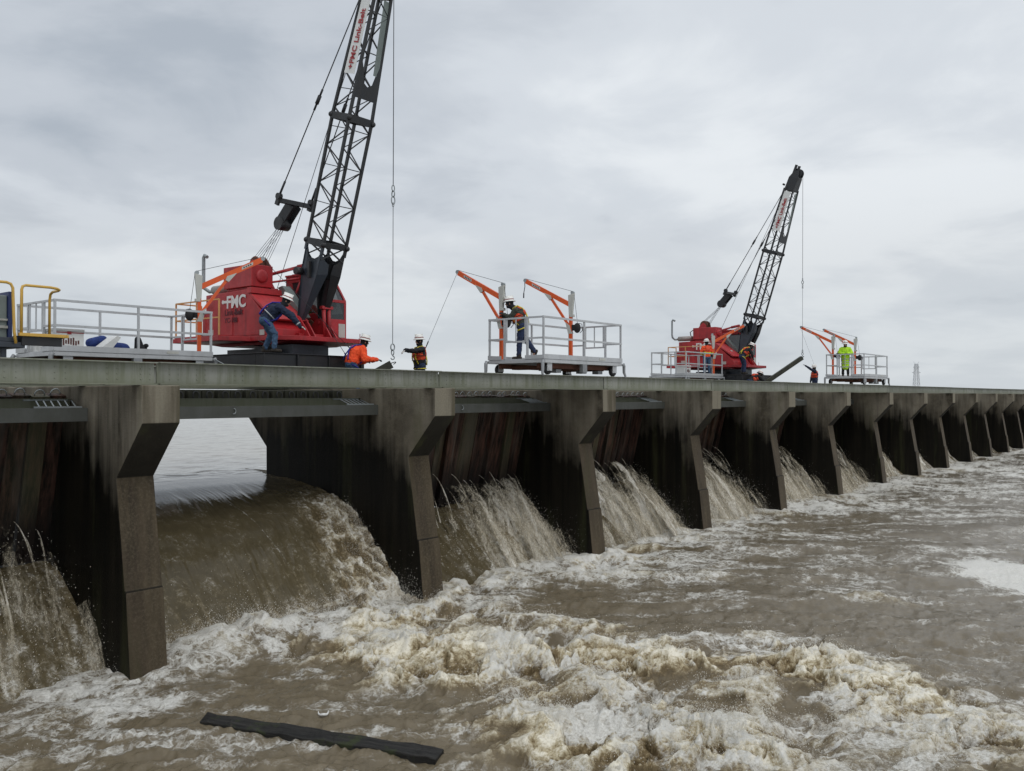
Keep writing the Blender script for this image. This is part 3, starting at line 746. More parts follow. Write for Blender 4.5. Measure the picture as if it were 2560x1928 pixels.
def cover(n, u):
    if n == -1: return .41 + .10 * np.sin(u * 20)
    if n == 1: return .25 + .42 * smooth(.42, .60, u) - .22 * smooth(.14, .20, u) * smooth(.34, .28, u)
    if n == 2: return .43 + .24 * smooth(.2, .45, u) - .2 * np.exp(-((u - .33) / .04) ** 2)
    return .60 + .10 * np.sin(u * 9 + n)
DP, DR = [], []
for n in [-1] + list(range(1, NP - 1)):
    a, b = bay_x(n); far = n > 5
    nu, nv = (260, 120) if not far else (70, 40)
    us = np.linspace(0, 1, nu)
    # film
    fy = np.array([16.75, 16.3, 15.75, 15.25, 14.7, 14.2, 13.7]); fh = np.array([-3.0, -3.15, -3.55, -4.03, -4.5, -4.9, -5.3])
    q, py, ph = along(fy, fh, nv); VV, UU = np.meshgrid(q, us, indexing='ij'); Xs = a + (b - a) * UU
    cv = cover(n, UU); f = .05 + .9 * (ridged(Xs * 2.2 + VV * .1, VV * .5, 4, 130 + n) - .62) + .45 * smooth(1.2, 2.6, VV) * cv + .4 * (cv - .45)
    Yf = np.repeat(py[:, None], nu, 1) - .05 * fbm(Xs * 3, VV * 1.2, 3, 140 + n); Hf = np.repeat(ph[:, None], nu, 1) + .05 * fbm(Xs * 3, VV * 1.2, 3, 150 + n)
    o = np_mesh('sill_overflow', np.stack([Xs, Yf, z(0) + Hf], -1).reshape(-1, 3), grid_faces(nv, nu)[:, ::-1], WF, {'foam': np.clip(f, 0, 1).ravel(), 'aer': np.clip(.15 + .6 * (cv - .3), 0, 1).ravel(), 'cav': np.clip(.3 + f, 0, 1).ravel()})
    lab = 'at the left picture edge' if n < 0 else 'between the %s and %s piers' % (ORD[n], ORD[n + 1])
    tag(o, 'thin brown film of water over the sill %s' % lab, kind='structure')
    # jets
    Vs, Fs, Cs, UVs = [], [], [], []; off = 0
    for k in range(5 if not far else 2):
        tt = np.linspace(0, 1, nv); TT, UU = np.meshgrid(tt, us, indexing='ij'); Xs = a + (b - a) * UU
        h0 = -2.42 + .30 * perlin(UU * 13, UU * 0 + k, 160 + n) - .10 * k
        if n == 1: h0 = h0 - .25 * (1 - smooth(.4, .6, UU))
        vx = 1.9 + .55 * k + .5 * perlin(UU * 9, UU * 0 + k * 3, 170 + n) + (.5 if n >= 2 else 0) * np.sin(np.pi * UU)
        ttot = .74; T_ = TT * ttot
        Ys = 16.62 - vx * T_; Hs = h0 - 4.9 * T_ ** 2 - .15 * T_
        th_ = smooth(0, .5, TT)
        dd = th_ * (.16 * (ridged(Xs * 2.8, TT * 3, 4, 180 + n * 4 + k) - .5) + .06 * fbm(Xs * 9, TT * 9, 3, 190 + n * 4 + k))
        Ys = Ys - dd; Hs = Hs + dd * .6
        ud = UU + .012 * perlin(UU * 9, TT * 2, 260 + k); fan = .45 * perlin(ud * 8, TT * .5, 199 + n) + .5 * perlin(ud * 20, TT * .6, 200 + n * 5 + k) + .22 * perlin(ud * 40, TT * .8, 230 + n * 5 + k)
        cv = cover(n, UU) - .13 * k + .48 * smooth(.1, .9, TT) - .24 + fan * (1 - .55 * TT) * .8
        cv = cv - .5 * (1 - smooth(0, .10 + .1 * np.abs(perlin(UU * 30, UU * 0, 240 + n)), TT)) - .25 * smooth(.93, 1, TT) * (k > 1)
        cv = cv - .35 * smooth(.04, 0, UU) - .5 * smooth(.93, 1, UU) * (TT < .6)
        Vs.append(np.stack([Xs, Ys, z(0) + Hs], -1).reshape(-1, 3)); Fs.append(grid_faces(nv, nu)[:, ::-1] + off); off += nu * nv
        Cs.append(cv.ravel()); UVs.append(np.stack([UU * 6, TT * 2.4 + k], -1).reshape(-1, 2))
        if n <= 6 and k == 0:
            rj = random.Random(n * 7 + 3)
            for j in range(20):
                u0 = (j + .5 + rj.uniform(-.3, .3)) / 20; ux = rj.uniform(-.10, .16); v0 = rj.uniform(1.3, 2.6); hh = -2.05 - rj.uniform(0, .45); nw = 7
                t1 = np.linspace(0, 1, 60); T1, W1 = np.meshgrid(t1, np.linspace(-1, 1, nw), indexing='ij')
                wdt = .006 + (.035 + .05 * rj.random()) * T1 ** 1.3; Xj = a + (b - a) * u0 + ux * T1 + W1 * wdt; Xj = Xj.clip(a + .01, b - .01)
                Yj = 16.72 - v0 * T1 * .7 - .03 * (1 - W1 ** 2); Hj = hh - 4.9 * (T1 * .7) ** 2
                Vs.append(np.stack([Xj, Yj, z(0) + Hj], -1).reshape(-1, 3)); Fs.append(grid_faces(60, nw)[:, ::-1] + off); off += 60 * nw
                Cs.append((.80 - .42 * T1 - .35 * W1 ** 2 + .25 * perlin(T1 * 5, W1 + j, 7)).ravel()); UVs.append(np.stack([u0 * 6 + W1 * .05, T1 * 2.4], -1).reshape(-1, 2))
        if n <= 8:
            cnt = (2600 if n < 4 else 900) ; iu = _rng.randint(0, nu, cnt); iv = (nv * (.12 + .88 * _rng.rand(cnt) ** .8)).astype(int).clip(0, nv - 1)
            P = [v_ for v_ in Vs if len(v_) == nu * nv][-1].reshape(nv, nu, 3)[iv, iu]; w_ = cv[iv, iu] + .9 * _rng.rand(cnt) > .62
            P = P + _rng.randn(cnt, 3) * np.array([.07, .10, .09]) * (.4 + (iv / nv))[:, None]; P[:, 1] -= _rng.exponential(.10, cnt)
            P = P[w_]; P[:, 0] = P[:, 0].clip(a + .02, b - .02); DP.append(P); DR.append(.0025 + .007 * _rng.rand(len(P)) ** 2.5)
    o = np_mesh('jet_spray', np.concatenate(Vs), np.concatenate(Fs), WS, {'cover': np.concatenate(Cs)}, uv=np.concatenate(UVs))
    tag(o, 'white and beige water jetting from between the needles %s' % lab, kind='stuff')
for n in (-1, 1, 2, 3, 4):
    a, b = bay_x(n); cnt = 12000; q_ = _rng.rand(cnt); Xm = _rng.uniform(a + .05, b - .05, cnt); ok = cover(n, (Xm - a) / (b - a)) > .38 + .3 * _rng.rand(cnt)
    Pm = np.stack([Xm, 14.75 - .35 * _rng.randn(cnt), .10 + _rng.exponential(.22, cnt)], -1)[ok]; DP.append(Pm); DR.append(.0016 + .0028 * _rng.rand(len(Pm)))
droplets('jet_droplets', np.concatenate(DP), np.concatenate(DR), 'drops flying off the leaking jets below the needles')
# drops over the boiling foreground and along the foot of the open fall
flat = TAILV.reshape(*X.shape, 3); wgt = (np.clip(Tb, 0, 1) ** 2 * np.clip(FO, 0, 1) * np.clip(BG * 2 + MD * 2 + .1, 0, 1.5)); wgt[(D > 24)] = 0; wgt[D < 8] = 0; wgt[Y > 14.6] = 0
wgt = wgt * D ** 2; pr = (wgt / wgt.sum()).ravel(); idx = _rng.choice(pr.size, 2600, p=pr)
C = flat.reshape(-1, 3)[idx]; reps = 20
P = np.repeat(C, reps, 0) + _rng.randn(len(C) * reps, 3) * np.array([.09, .09, .03]); P[:, 2] += _rng.exponential(.05, len(P)) * np.repeat(_rng.rand(len(C)) ** 2 * 2.2, reps)
Rr = .0022 + .006 * _rng.rand(len(P)) ** 3
nx = 22000; Xf = _rng.uniform(XR0 + .05, 13.9, nx); Yf = 14.25 + .25 * _rng.randn(nx) - .1; hf = .12 + _rng.exponential(.16, nx) * (.4 + np.abs(perlin(Xf * 1.4, Xf * 0, 300)) * 1.6)
P = np.concatenate([P, np.stack([Xf, Yf, hf], -1)]); Rr = np.concatenate([Rr, .0022 + .006 * _rng.rand(nx) ** 2.5])
nx = 9000; q_ = _rng.rand(nx); Xf = 13.9 - .9 * _rng.rand(nx) ** 1.5; Yf = 16.3 - 1.9 * q_ - .12 * _rng.rand(nx); hf = np.interp(-Yf, -PY, PH) + ZC + np.abs(_rng.randn(nx)) * .13
P = np.concatenate([P, np.stack([Xf, Yf, hf], -1)]); Rr = np.concatenate([Rr, .0022 + .005 * _rng.rand(nx) ** 2.5])
droplets('splash_droplets', P, Rr, 'drops thrown up from the boiling foam below the open bay')
M['navyp'] = paint('dark_blue_paint', (.02, .035, .12), .5)
# ------------------------------------------------------------------ lattice crane (drawn once, in the frame of its slewing ring)
CX, CY = 15.22, 20.2
def q(X, Y, h): return (X - CX, Y - CY, h - .555)
class CB(MB):
    def bx(s, X0, X1, Y0, Y1, h0, h1): return s.box(X0 - CX, X1 - CX, Y0 - CY, Y1 - CY, h0 - .555, h1 - .555)
    def yz(s, prof, X0, X1): return s.prism([(y - CY, h - .555) for y, h in prof], 'x', X0 - CX, X1 - CX)
    def br(s, a, b, w, h=None, up=(0, 0, 1)): return s.bar(q(*a), q(*b), w, h, up)
    def tb(s, a, b, r, r2=None, n=10): return s.tube(q(*a), q(*b), r, r2, n)
    def pt(s, pts, r, n=8): return s.path([q(*p) for p in pts], r, n)
def build_crane():
    e = empty('crane', (CX, CY, GT))
    # undercarriage on the girders
    m = CB(); m.bx(12.9, 16.15, 18.2, 18.5, .70, 1.04); m.bx(12.9, 16.15, 21.9, 22.2, .70, 1.04); m.bx(12.9, 13.2, 18.51, 21.89, .70, 1.038); m.bx(15.85, 16.15, 18.51, 21.89, .70, 1.038)
    m.bx(13.21, 15.84, 18.51, 21.89, .96, 1.03); m.bx(12.86, 16.19, 18.16, 22.24, 1.041, 1.06)
    for x in (12.9, 13.9, 14.9, 16.0): m.bx(x, x + .03, 18.15, 18.199, .71, 1.035)
    m.bx(12.95, 16.1, 18.9, 19.0, .59, .70)
    m.build('undercarriage', 'black', e, bevel=.008)
    for X in (13.3, 15.7):
        for Y in (19.25, 21.2):
            m = MB(); m.lathe([(0, -.07), (.15, -.07), (.15, .05), (.18, .05), (.18, .07), (0, .07)], (0, 0, 0), 20, 'y', False)
            o = m.build('wheel', 'black', e); o.location = q(X, Y, .735)
    m = CB(); m.bx(14.35, 15.56, 18.98, 20.0, 1.061, 1.36); m.build('battery_box', 'slate', e, bevel=.01)
    m = CB(); m.bx(13.95, 15.9, 19.6, 21.3, 1.062, 1.25); m.lathe([(0, .69), (.95, .69), (.95, .77), (.8, .78), (.8, .86), (0, .86)], (0, 0, 0), 32, 'z', False)
    m.build('slewing_ring', 'black', e)
    m = CB(); m.pt([(13.75, 18.5, 1.06), (13.62, 18.6, 1.2), (13.55, 19.3, 1.42)], .012, 6); m.build('hose', 'rubber', e)
    # turntable deck: flared tray
    m = CB()
    m.prism([(13.03 - CX, 22.5 - CY), (13.03 - CX, 20.3 - CY), (13.78 - CX, 20.0 - CY), (13.78 - CX, 18.98 - CY), (14.3 - CX, 18.55 - CY), (16.3 - CX, 18.55 - CY), (17.0 - CX, 19.2 - CY), (17.0 - CX, 19.9 - CY), (16.5 - CX, 20.3 - CY), (16.5 - CX, 22.5 - CY)], 'z', 1.44 - .555, 1.56 - .555)
    m.yz([(18.7, 1.439), (22.4, 1.439), (21.8, 1.36), (19.4, 1.36)], 14.1, 16.2)
    m.br((16.96, 19.3, 1.56), (16.96, 19.3, 1.78), .02)
    m.build('turntable_deck', 'red', e, bevel=.01)
    # engine house (near side)
    house = CB(); house.yz([(22.3, 1.561), (22.3, 2.82), (20.3, 2.86), (20.2, 2.66), (19.35, 1.95), (19.15, 1.75), (19.15, 1.561)], 13.92, 14.83)
    house.bx(14.831, 15.62, 20.9, 22.3, 1.561, 2.78)
    hs = house.build('engine_house', 'red', e, bevel=.015)
    m = CB()
    # sloping front hood panel with lip
    m.add([q(13.93, 20.27, 2.70), q(14.90, 20.27, 2.70), q(15.04, 19.22, 1.97), q(13.93, 19.22, 1.97),
           q(13.93, 20.20, 2.74), q(14.90, 20.20, 2.74), q(15.04, 19.15, 2.01), q(13.93, 19.15, 2.01)], [(0, 1, 2, 3), (7, 6, 5, 4), (0, 4, 5, 1), (1, 5, 6, 2), (2, 6, 7, 3), (3, 7, 4, 0)])
    m.bx(13.90, 14.92, 20.14, 20.33, 2.745, 2.90)
    m.build('hood', 'red_light', e, bevel=.008)
    m = CB()
    for a, b in ((19.35, 20.95), (20.99, 22.2)): m.bx(13.905, 13.919, a, b, 1.62, 2.74 if a > 20 else 1.72)
    m.build('side_door', 'red', e, bevel=.004)
    m = CB(); m.bx(13.92, 14.60, 20.15, 21.45, 2.93, 3.52); m.yz([(20.2, 2.862), (20.2, 2.929), (21.4, 2.929), (21.4, 2.862)], 14.0, 14.5)
    m.add([q(14.601, 20.2, 2.87), q(14.601, 20.5, 3.48), q(14.601, 20.9, 2.87), q(15.05, 20.5, 2.80)], [(0, 1, 3), (1, 2, 3), (0, 2, 1), (0, 3, 2)])
    m.build('air_cleaner_housing', 'red', e, bevel=.015)
    m = MB(); m.lathe([(0, -.055), (.12, -.05), (.17, -.03), (.185, 0), (.185, .02)], q(14.24, 20.14, 3.22), 20, 'y'); m.build('round_cover', 'red', e)
    m = CB()
    for s_ in (-.14, .14): m.lathe([(0, -.03), (.22, -.03), (.24, 0), (.22, .03), (0, .03)], q(15.0 + s_, 21.35, 3.72), 18, 'x', False)
    m.tb((14.8, 21.35, 3.72), (15.25, 21.35, 3.72), .15, n=16); m.build('sheave_block', 'rust', e)
    m = CB()
    for X in (14.78, 15.27):
        m.yz([(21.1, 3.0), (21.18, 3.72), (21.35, 3.85), (21.52, 3.72), (22.2, 2.8), (21.7, 2.79)], X - .02, X + .02)
    m.bx(14.62, 15.4, 21.0, 22.0, 2.781, 3.05)
    m.build('gantry', 'red', e, bevel=.006)
    m = CB(); m.tb((14.35, 21.75, 3.02), (14.35, 22.55, 3.02), .13, n=16); m.tb((14.35, 22.55, 3.02), (14.35, 22.62, 3.0), .10, .06); m.build('muffler', 'tank', e)
    m = CB(); m.pt([(14.35, 22.6, 3.0), (14.35, 22.8, 3.0), (14.2, 22.85, 3.1), (14.2, 22.88, 3.25), (14.2, 22.88, 3.98), (14.2, 22.83, 4.04), (14.2, 22.7, 3.98)], .05, 10); m.build('exhaust_pipe', 'galv', e)
    m = CB(); m.pt([(14.4, 21.8, 2.9), (14.4, 21.9, 3.35), (14.42, 21.65, 3.5), (14.42, 21.4, 3.45)], .025, 8); m.build('air_hose', 'rubber', e)
    m = CB(); m.bx(13.92, 16.2, 22.301, 22.48, 1.561, 2.35); m.build('counterweight', 'red', e, bevel=.02)
    # leaning radiator panel beside the hood
    m = CB(); m.add([q(14.86, 20.3, 2.98), q(15.16, 20.3, 2.98), q(15.20, 19.5, 2.05), q(14.98, 19.5, 2.05), q(14.86, 20.1, 3.02), q(15.16, 20.1, 3.02), q(15.20, 19.28, 2.12), q(15.0, 19.28, 2.12)],
                      [(0, 1, 2, 3), (7, 6, 5, 4), (0, 4, 5, 1), (1, 5, 6, 2), (2, 6, 7, 3), (3, 7, 4, 0)]); m.build('radiator_panel', 'grey', e, bevel=.01)
    # bulkhead and boom foot brackets
    m = CB(); m.bx(15.05, 15.62, 20.0, 20.06, 1.561, 2.45); m.bx(14.6, 15.7, 19.0, 19.9, 1.561, 1.66); m.build('bulkhead', 'red', e)
    for X in (14.86, 15.58):
        m = CB(); m.yz([(18.75, 1.561), (18.95, 1.82), (19.22, 2.12), (19.42, 2.10), (19.8, 1.75), (19.95, 1.561)], X + .07, X + .11); m.yz([(18.75, 1.561), (18.95, 1.82), (19.22, 2.12), (19.42, 2.10), (19.8, 1.75), (19.95, 1.561)], X - .11, X - .07)
        m.tb((X - .13, 19.3, 2.0), (X + .13, 19.3, 2.0), .05)
        m.build('boom_foot_bracket', 'red', e, bevel=.004)
    m = CB(); m.tb((14.9, 19.75, 1.85), (15.5, 19.75, 1.85), .17, n=20)
    for X in (14.9, 15.5): m.lathe([(0, -.02), (.27, -.02), (.27, .02), (0, .02)], q(X, 19.75, 1.85), 20, 'x', False)
    m.build('winch_drum', 'rust', e)
    m = CB(); m.tb((15.45, 19.02, 1.62), (15.45, 19.05, 2.42), .055); m.tb((15.62, 19.02, 1.62), (15.62, 19.05, 2.42), .055); m.bx(15.35, 15.72, 18.98, 19.1, 2.36, 2.44); m.build('brake_cylinders', 'red', e)
    # struts from gantry to cab
    m = CB(); m.tb((14.7, 20.6, 3.32), (15.3, 20.0, 3.56), .045); m.tb((15.3, 20.0, 3.56), (15.62, 19.7, 3.66), .07); m.build('boom_stop', 'red', e)
    m = CB(); m.tb((15.0, 20.19, 3.42), (15.18, 20.02, 3.5), .02); m.tb((14.62, 20.5, 3.1), (15.66, 20.3, 3.32), .03); m.tb((15.66, 20.3, 3.3), (15.4, 20.2, 2.85), .03); m.build('tie_rods', 'red_light', e)
    # cab with real window openings
    side = [(21.2, 1.58), (21.0, 3.42), (19.75, 3.40), (19.18, 2.62), (19.12, 2.60), (19.12, 1.58)]
    m = CB(); X0, X1 = 15.66, 16.30; wl = .035
    def wall(Xa, Xb):
        m.yz([(21.0, 1.562), (21.0, 2.30), (19.12, 2.30), (19.12, 1.562)], Xa, Xb); m.yz([(21.0, 3.22), (21.0, 3.40), (19.70, 3.40), (19.83, 3.22)], Xa, Xb)
        m.yz([(21.0, 2.301), (21.0, 3.219), (20.72, 3.219), (20.5, 2.301)], Xa, Xb); m.yz([(19.22, 2.301), (19.12, 2.301), (19.12, 2.62), (19.68, 3.40), (19.76, 3.30)], Xa, Xb)
    wall(X0, X0 + wl); wall(X1 - wl, X1)
    m.bx(X0, X1, 20.96, 21.0, 1.562, 3.4); m.bx(X0 - .02, X1 + .02, 19.66, 21.02, 3.401, 3.45); m.bx(X0 + .06, X1 - .06, 19.9, 20.8, 3.451, 3.48)
    xa, xb = X0 + wl + .001, X1 - wl - .001
    m.bx(xa, xb, 19.12, 19.15, 1.562, 2.12); m.bx(xa, xb, 19.12, 19.16, 2.58, 2.66)
    m.bx(xa, xa + .04, 19.12, 19.15, 2.121, 2.579); m.bx(xb - .04, xb, 19.12, 19.15, 2.121, 2.579)
    for X in (X0 + .03, X1 - .03): m.br((X, 19.14, 2.63), (X, 19.70, 3.41), .06, .05)
    m.build('cab', 'red', e, bevel=.006)
    m = CB(); m.bx(X0 + .08, X1 - .08, 19.128, 19.138, 2.11, 2.59); m.build('lower_front_window', 'glass', e)
    m = CB(); m.add([q(X0 + .05, 19.17, 2.66), q(X1 - .05, 19.17, 2.66), q(X1 - .05, 19.69, 3.38), q(X0 + .05, 19.69, 3.38)], [(0, 1, 2, 3)]); m.build('windshield', 'glass', e)
    for X in (X0 + .018, X1 - .018):
        m = CB(); m.add([q(X, 20.5, 2.30), q(X, 19.2, 2.30), q(X, 19.16, 2.62), q(X, 19.76, 3.24), q(X, 20.72, 3.22)], [(0, 1, 2, 3, 4)]); m.build('side_window', 'glass', e)
    m = CB(); m.bx(16.02, 16.25, 19.108, 19.118, 1.62, 2.0); m.build('notice_plate', 'decal', e)
    m = CB(); m.bx(X0 + .1, X1 - .1, 20.3, 20.75, 1.6, 2.0); m.bx(X0 + .1, X1 - .1, 20.7, 20.8, 2.0, 2.75); m.build('seat', 'black', e, bevel=.03)
    # railed catwalk at the tail
    m = CB(); m.bx(13.05, 13.90, 20.33, 22.45, 1.565, 1.59); m.build('catwalk', 'red', e)
    m = CB(); r_ = .022
    for X, Y in ((13.08, 20.35), (13.08, 21.4), (13.08, 22.42), (13.85, 22.42)): m.br((X, Y, 1.59), (X, Y, 2.52), .035)
    for h in (2.05, 2.52): m.br((13.08, 20.35, h), (13.08, 22.42, h), .035); m.br((13.08, 22.42, h), (13.85, 22.42, h), .035)
    m.build('catwalk_railing', 'peach', e)
    # lettering on the near wall; the wall faces -x
    def wallM(Y, h): return Matrix(((0, 0, -1, 13.903 - CX), (-1, 0, 0, Y - CY), (0, 1, 0, h - .555), (0, 0, 0, 1)))
    t = text_mesh('lettering', 'FMC', .46, 'white', e, wallM(21.28, 2.40), .013)
    m = CB(); m.bx(13.895, 13.902, 21.24, 21.46, 2.535, 2.605); m.ell(q(13.899, 21.44, 2.57), (.004, .055, .055)); m.build('logo_cross', 'white', e)
    text_mesh('small_lettering', 'Link-Belt', .23, 'darktxt', e, wallM(21.36, 2.20), .004); text_mesh('small_lettering', 'YC-108', .19, 'darktxt', e, wallM(21.36, 2.0), .003)
    m = CB(); m.bx(13.896, 13.904, 21.9, 22.15, 1.66, 1.84); m.build('decal', 'decal', e); m = CB(); m.bx(13.896, 13.904, 19.55, 19.75, 1.60, 1.74); m.build('decal', 'decal', e)
    m = CB(); m.add([q(14.42, 19.61, 2.34), q(14.58, 19.61, 2.34), q(14.58, 19.51, 2.272), q(14.42, 19.51, 2.272)], [(0, 3, 2, 1)]); m.build('warning_decal', 'decal', e)
    # boom
    bf, bt = Vector((15.22, 19.3, 2.0)), Vector((15.22, 16.4, 11.07)); d = (bt - bf).normalized(); u = Vector((0, -d.z, d.y)).normalized()   # u: towards the front
    if u.y > 0: u = -u
    xh = Vector((1, 0, 0)); LB = (bt - bf).length
    def B(s, x, f): return bf + d * s + xh * x + u * f
    def qb(v): return q(*v)
    hw, hd = .38, .34                      # half width, half depth
    sB, sJ, sT = 2.15, 5.45, LB            # foot section, middle joint, tip
    m = MB()
    # foot: two tapering legs, each a folded plate with a scalloped top
    def leg(sx):
        mm = MB(); P = []
        for f_, wf in ((-1, .05), (1, .05)): pass
        x0a, x1a = sx * .39 - .055, sx * .39 + .055
        outl = [(0, -.09), (-.06, .0), (0, .09), (1.35, hd), (2.02, hd), (1.82, hd * .68), (1.73, hd * .25), (1.73, -hd * .25), (1.82, -hd * .68), (2.02, -hd), (1.35, -hd)]
        for off in (0, -.05 * sx):
            vs = [qb(B(s, sx * (.355 + .025 * min(max(s, 0), 2) / 2) + off, f)) for s, f in outl]; mm.add(vs, [list(range(11)), list(range(11))[::-1]])
        # front and back flanges
        for f_ in (-1, 1):
            def fp(s, x): return qb(B(s, sx * x, f_ * (.09 + (hd - .09) * min(s / 1.35, 1)) + f_ * .006))
            vs = [fp(0, .31), fp(0, .40), fp(1.35, .395), fp(2.02, .40), fp(1.84, .32), fp(1.72, .20), fp(1.66, .08), fp(1.40, .05)]
            vs2 = [tuple(Vector(v) - Vector((0, u.y, u.z)) * .012 * f_) for v in vs]; mm.add(vs, [list(range(8))]); mm.add(vs2, [list(range(8))[::-1]])
        for f_ in (-1, 1): mm.bar(qb(B(1.9, sx * hw, f_ * hd)), qb(B(sB, sx * hw, f_ * hd)), .07)
        return mm
    leg(-1).build('boom_foot_leg', 'slate', e); leg(1).build('boom_foot_leg', 'black', e)
    m = MB(); m.bar(qb(B(1.42, -.45, 0)), qb(B(1.42, .45, 0)), .10, .42); m.tube(qb(B(1.3, -.62, -.28)), qb(B(1.3, -.42, -.28)), .10, n=14)
    for f_ in (-1, 1):
        m.bar(qb(B(1.75, -hw, f_ * hd)), qb(B(sB, hw, f_ * hd)), .035); m.bar(qb(B(1.75, hw, f_ * hd)), qb(B(sB, -hw, f_ * hd)), .035)
    m.build('boom_foot_crosshead', 'black', e)
    def wf(s): return hw if s < 5.45 else hw - (hw - .23) * (s - 5.45) / (LB - 5.45)
    def df(s): return hd if s < 5.45 else hd - (hd - .21) * (s - 5.45) / (LB - 5.45)
    m = MB()
    sS = [sB, 5.45, LB - .9]
    for sx in (-1, 1):
        for f_ in (-1, 1):
            for a, b in zip(sS[:-1], sS[1:]): m.bar(qb(B(a, sx * wf(a), f_ * df(a))), qb(B(b, sx * wf(b), f_ * df(b))), .068)
    m.build('boom_chords', 'black', e)
    m = MB(); step = .49; s = sB + .08; k = 0
    while s < LB - 1.0:
        s2 = min(s + step, LB - .95)
        if not (abs(s - sJ) < .02):
            sg = 1 if k % 2 else -1
            w1, w2, d1, d2 = wf(s), wf(s2), df(s), df(s2)
            for f_ in (-1, 1):
                if f_ == 1 and 5.9 < s < LB - 1.6 and s > 6.6 : pass
                m.bar(qb(B(s, -sg * w1, f_ * d1)), qb(B(s2, sg * w2, f_ * d2)), .025)
            for sx in (-1, 1): m.bar(qb(B(s, sx * w1, -sg * d1)), qb(B(s2, sx * w2, sg * d2)), .025)
            if k % 2: m.bar(qb(B(s2, -w2, d2)), qb(B(s2, w2, d2)), .02); m.bar(qb(B(s2, -w2, -d2)), qb(B(s2, -w2, d2)), .02)
        s = s2; k += 1
    m.build('boom_lacing', 'black', e)
    for s in (sB, sJ):
        m = MB()
        for f_ in (-1, 1): m.bar(qb(B(s, -hw - .03, f_ * (hd + .02))), qb(B(s, hw + .03, f_ * (hd + .02))), .03, .19 if s == sJ else .14, up=tuple(d))
        for sx in (-1, 1): m.bar(qb(B(s, sx * (hw + .03), -hd - .03)), qb(B(s, sx * (hw + .03), hd + .03)), .03, .17, up=tuple(d))
        for sx in (-1, 1):
            for f_ in (-1, 1): m.ell(qb(B(s, sx * (hw + .02), f_ * (hd + .03))), (.075, .075, .075), n=8, m=6)
        m.build('boom_joint', 'black', e)
    # scalloped front plate of the tip section
    m = MB(); f0 = .02
    pl = [(5.98, -1), (5.98, 1), (6.95, 1), (6.65, .62), (6.38, .40), (6.30, 0), (6.38, -.40), (6.65, -.62), (6.95, -1)]
    for off in (0.0, .014): 
        vs = [qb(B(s, x * wf(s), df(s) + f0 + off)) for s, x in pl]; m.add(vs, [list(range(9))[::(1 if off == 0 else -1)]])
    m.build('boom_tip_plate', 'black', e)
    m = MB(); s0 = LB - 1.0
    vs = []
    for s, w2, da, db in ((s0, wf(s0) + .02, -.24, .25), (LB - .35, .24, -.20, .30), (LB + .02, .18, -.02, .22)):
        for x, f in ((-w2, da), (w2, da), (w2, db), (-w2, db)): vs.append(qb(B(s, x, f)))
    fs = [(3, 2, 1, 0), (8, 9, 10, 11)]
    for k in (0, 4): fs += [(k, k + 1, k + 5, k + 4), (k + 1, k + 2, k + 6, k + 5), (k + 2, k + 3, k + 7, k + 6), (k + 3, k, k + 4, k + 7)]
    m.add(vs, fs); m.build('boom_head', 'black', e, bevel=.02)
    for x in (-.1, .1):
        m = MB(); c = Vector(qb(B(LB - .12, x, .12))); m.lathe([(0, -.025), (.25, -.025), (.21, 0), (.25, .025), (0, .025)], c, 22, 'x', False); m.build('sheave', 'black', e)
    m = MB()
    for x in (-.17, .17): m.bar(qb(B(LB - .3, x, -.05)), qb(B(LB + .28, x, .0)), .035, .13, up=tuple(u))
    for x in (-.3, .3): m.tube(qb(B(LB - .75, x, -.34)), qb(B(LB - .75, x * .6, -.34)), .05)
    m.build('head_lugs', 'black', e)
    # sign on the near face of the boom
    sa, sb = LB - 3.0, LB - 1.05; xn = -.012
    def sgn(s, f): return B(s, -wf(s) + xn - .035, f)
    m = MB(); P = [sgn(sa, -.20), sgn(sa, .20), sgn(sb, .17), sgn(sb, -.17)]; vs = [qb(v) for v in P] + [tuple(Vector(qb(v)) + Vector((.008, 0, 0))) for v in P]
    m.add(vs, [(0, 1, 2, 3), (7, 6, 5, 4), (0, 4, 5, 1), (1, 5, 6, 2), (2, 6, 7, 3), (3, 7, 4, 0)]); m.build('boom_sign', 'white', e)
    o_ = Vector(qb(B(sa + .10, -wf(sa) + xn - .046, .085))); ax = (B(sb, -wf(sb), 0) - B(sa, -wf(sa), 0)).normalized(); up_ = -u; nn = ax.cross(up_)
    Mx = Matrix(((ax.x, up_.x, nn.x, o_.x), (ax.y, up_.y, nn.y, o_.y), (ax.z, up_.z, nn.z, o_.z), (0, 0, 0, 1)))
    text_mesh('sign_lettering', '+FMC Link-Belt', .235, 'redtxt', e, Mx, .006, .002)
    m = MB(); P = [B(sa + .1, .10, hd + .01), B(sa + .1, .38, hd - .02), B(sb, .30, df(sb)), B(sb, .05, df(sb))]; vs = [qb(v) for v in P]; m.add(vs, [(0, 1, 2, 3), (3, 2, 1, 0)]); m.build('boom_panel', 'grey', e)
    # spreader bar, bridle block, pendants and ropes
    br = Vector((15.2, 20.0, 5.3)); dp = (bt - br).normalized(); dh = (br - Vector((15.02, 21.35, 3.75))).normalized()
    m = MB(); m.bar(q(14.68, 20.0, 5.32), q(15.72, 20.0, 5.32), .10, .12)
    for x in (14.66, 15.74): m.bar(q(x, 20.07, 5.2), q(x, 19.93, 5.48), .07, .14); m.tube(q(x - .06, 19.97, 5.42), q(x + .06, 19.97, 5.42), .09)
    m.build('spreader_bar', 'black', e)
    m = MB()
    for x in (-.13, .13): m.bar(q(15.2 + x, 20.03, 5.28), q(15.12 + x, 20.52, 4.72), .03, .30)
    m.tube(q(14.97, 20.45, 4.80), q(15.30, 20.45, 4.80), .19, n=16); m.bar(q(15.2, 20.0, 5.3), q(15.13, 20.5, 4.75), .12, .14)
    m.build('bridle_block', 'black', e)
    m = MB()
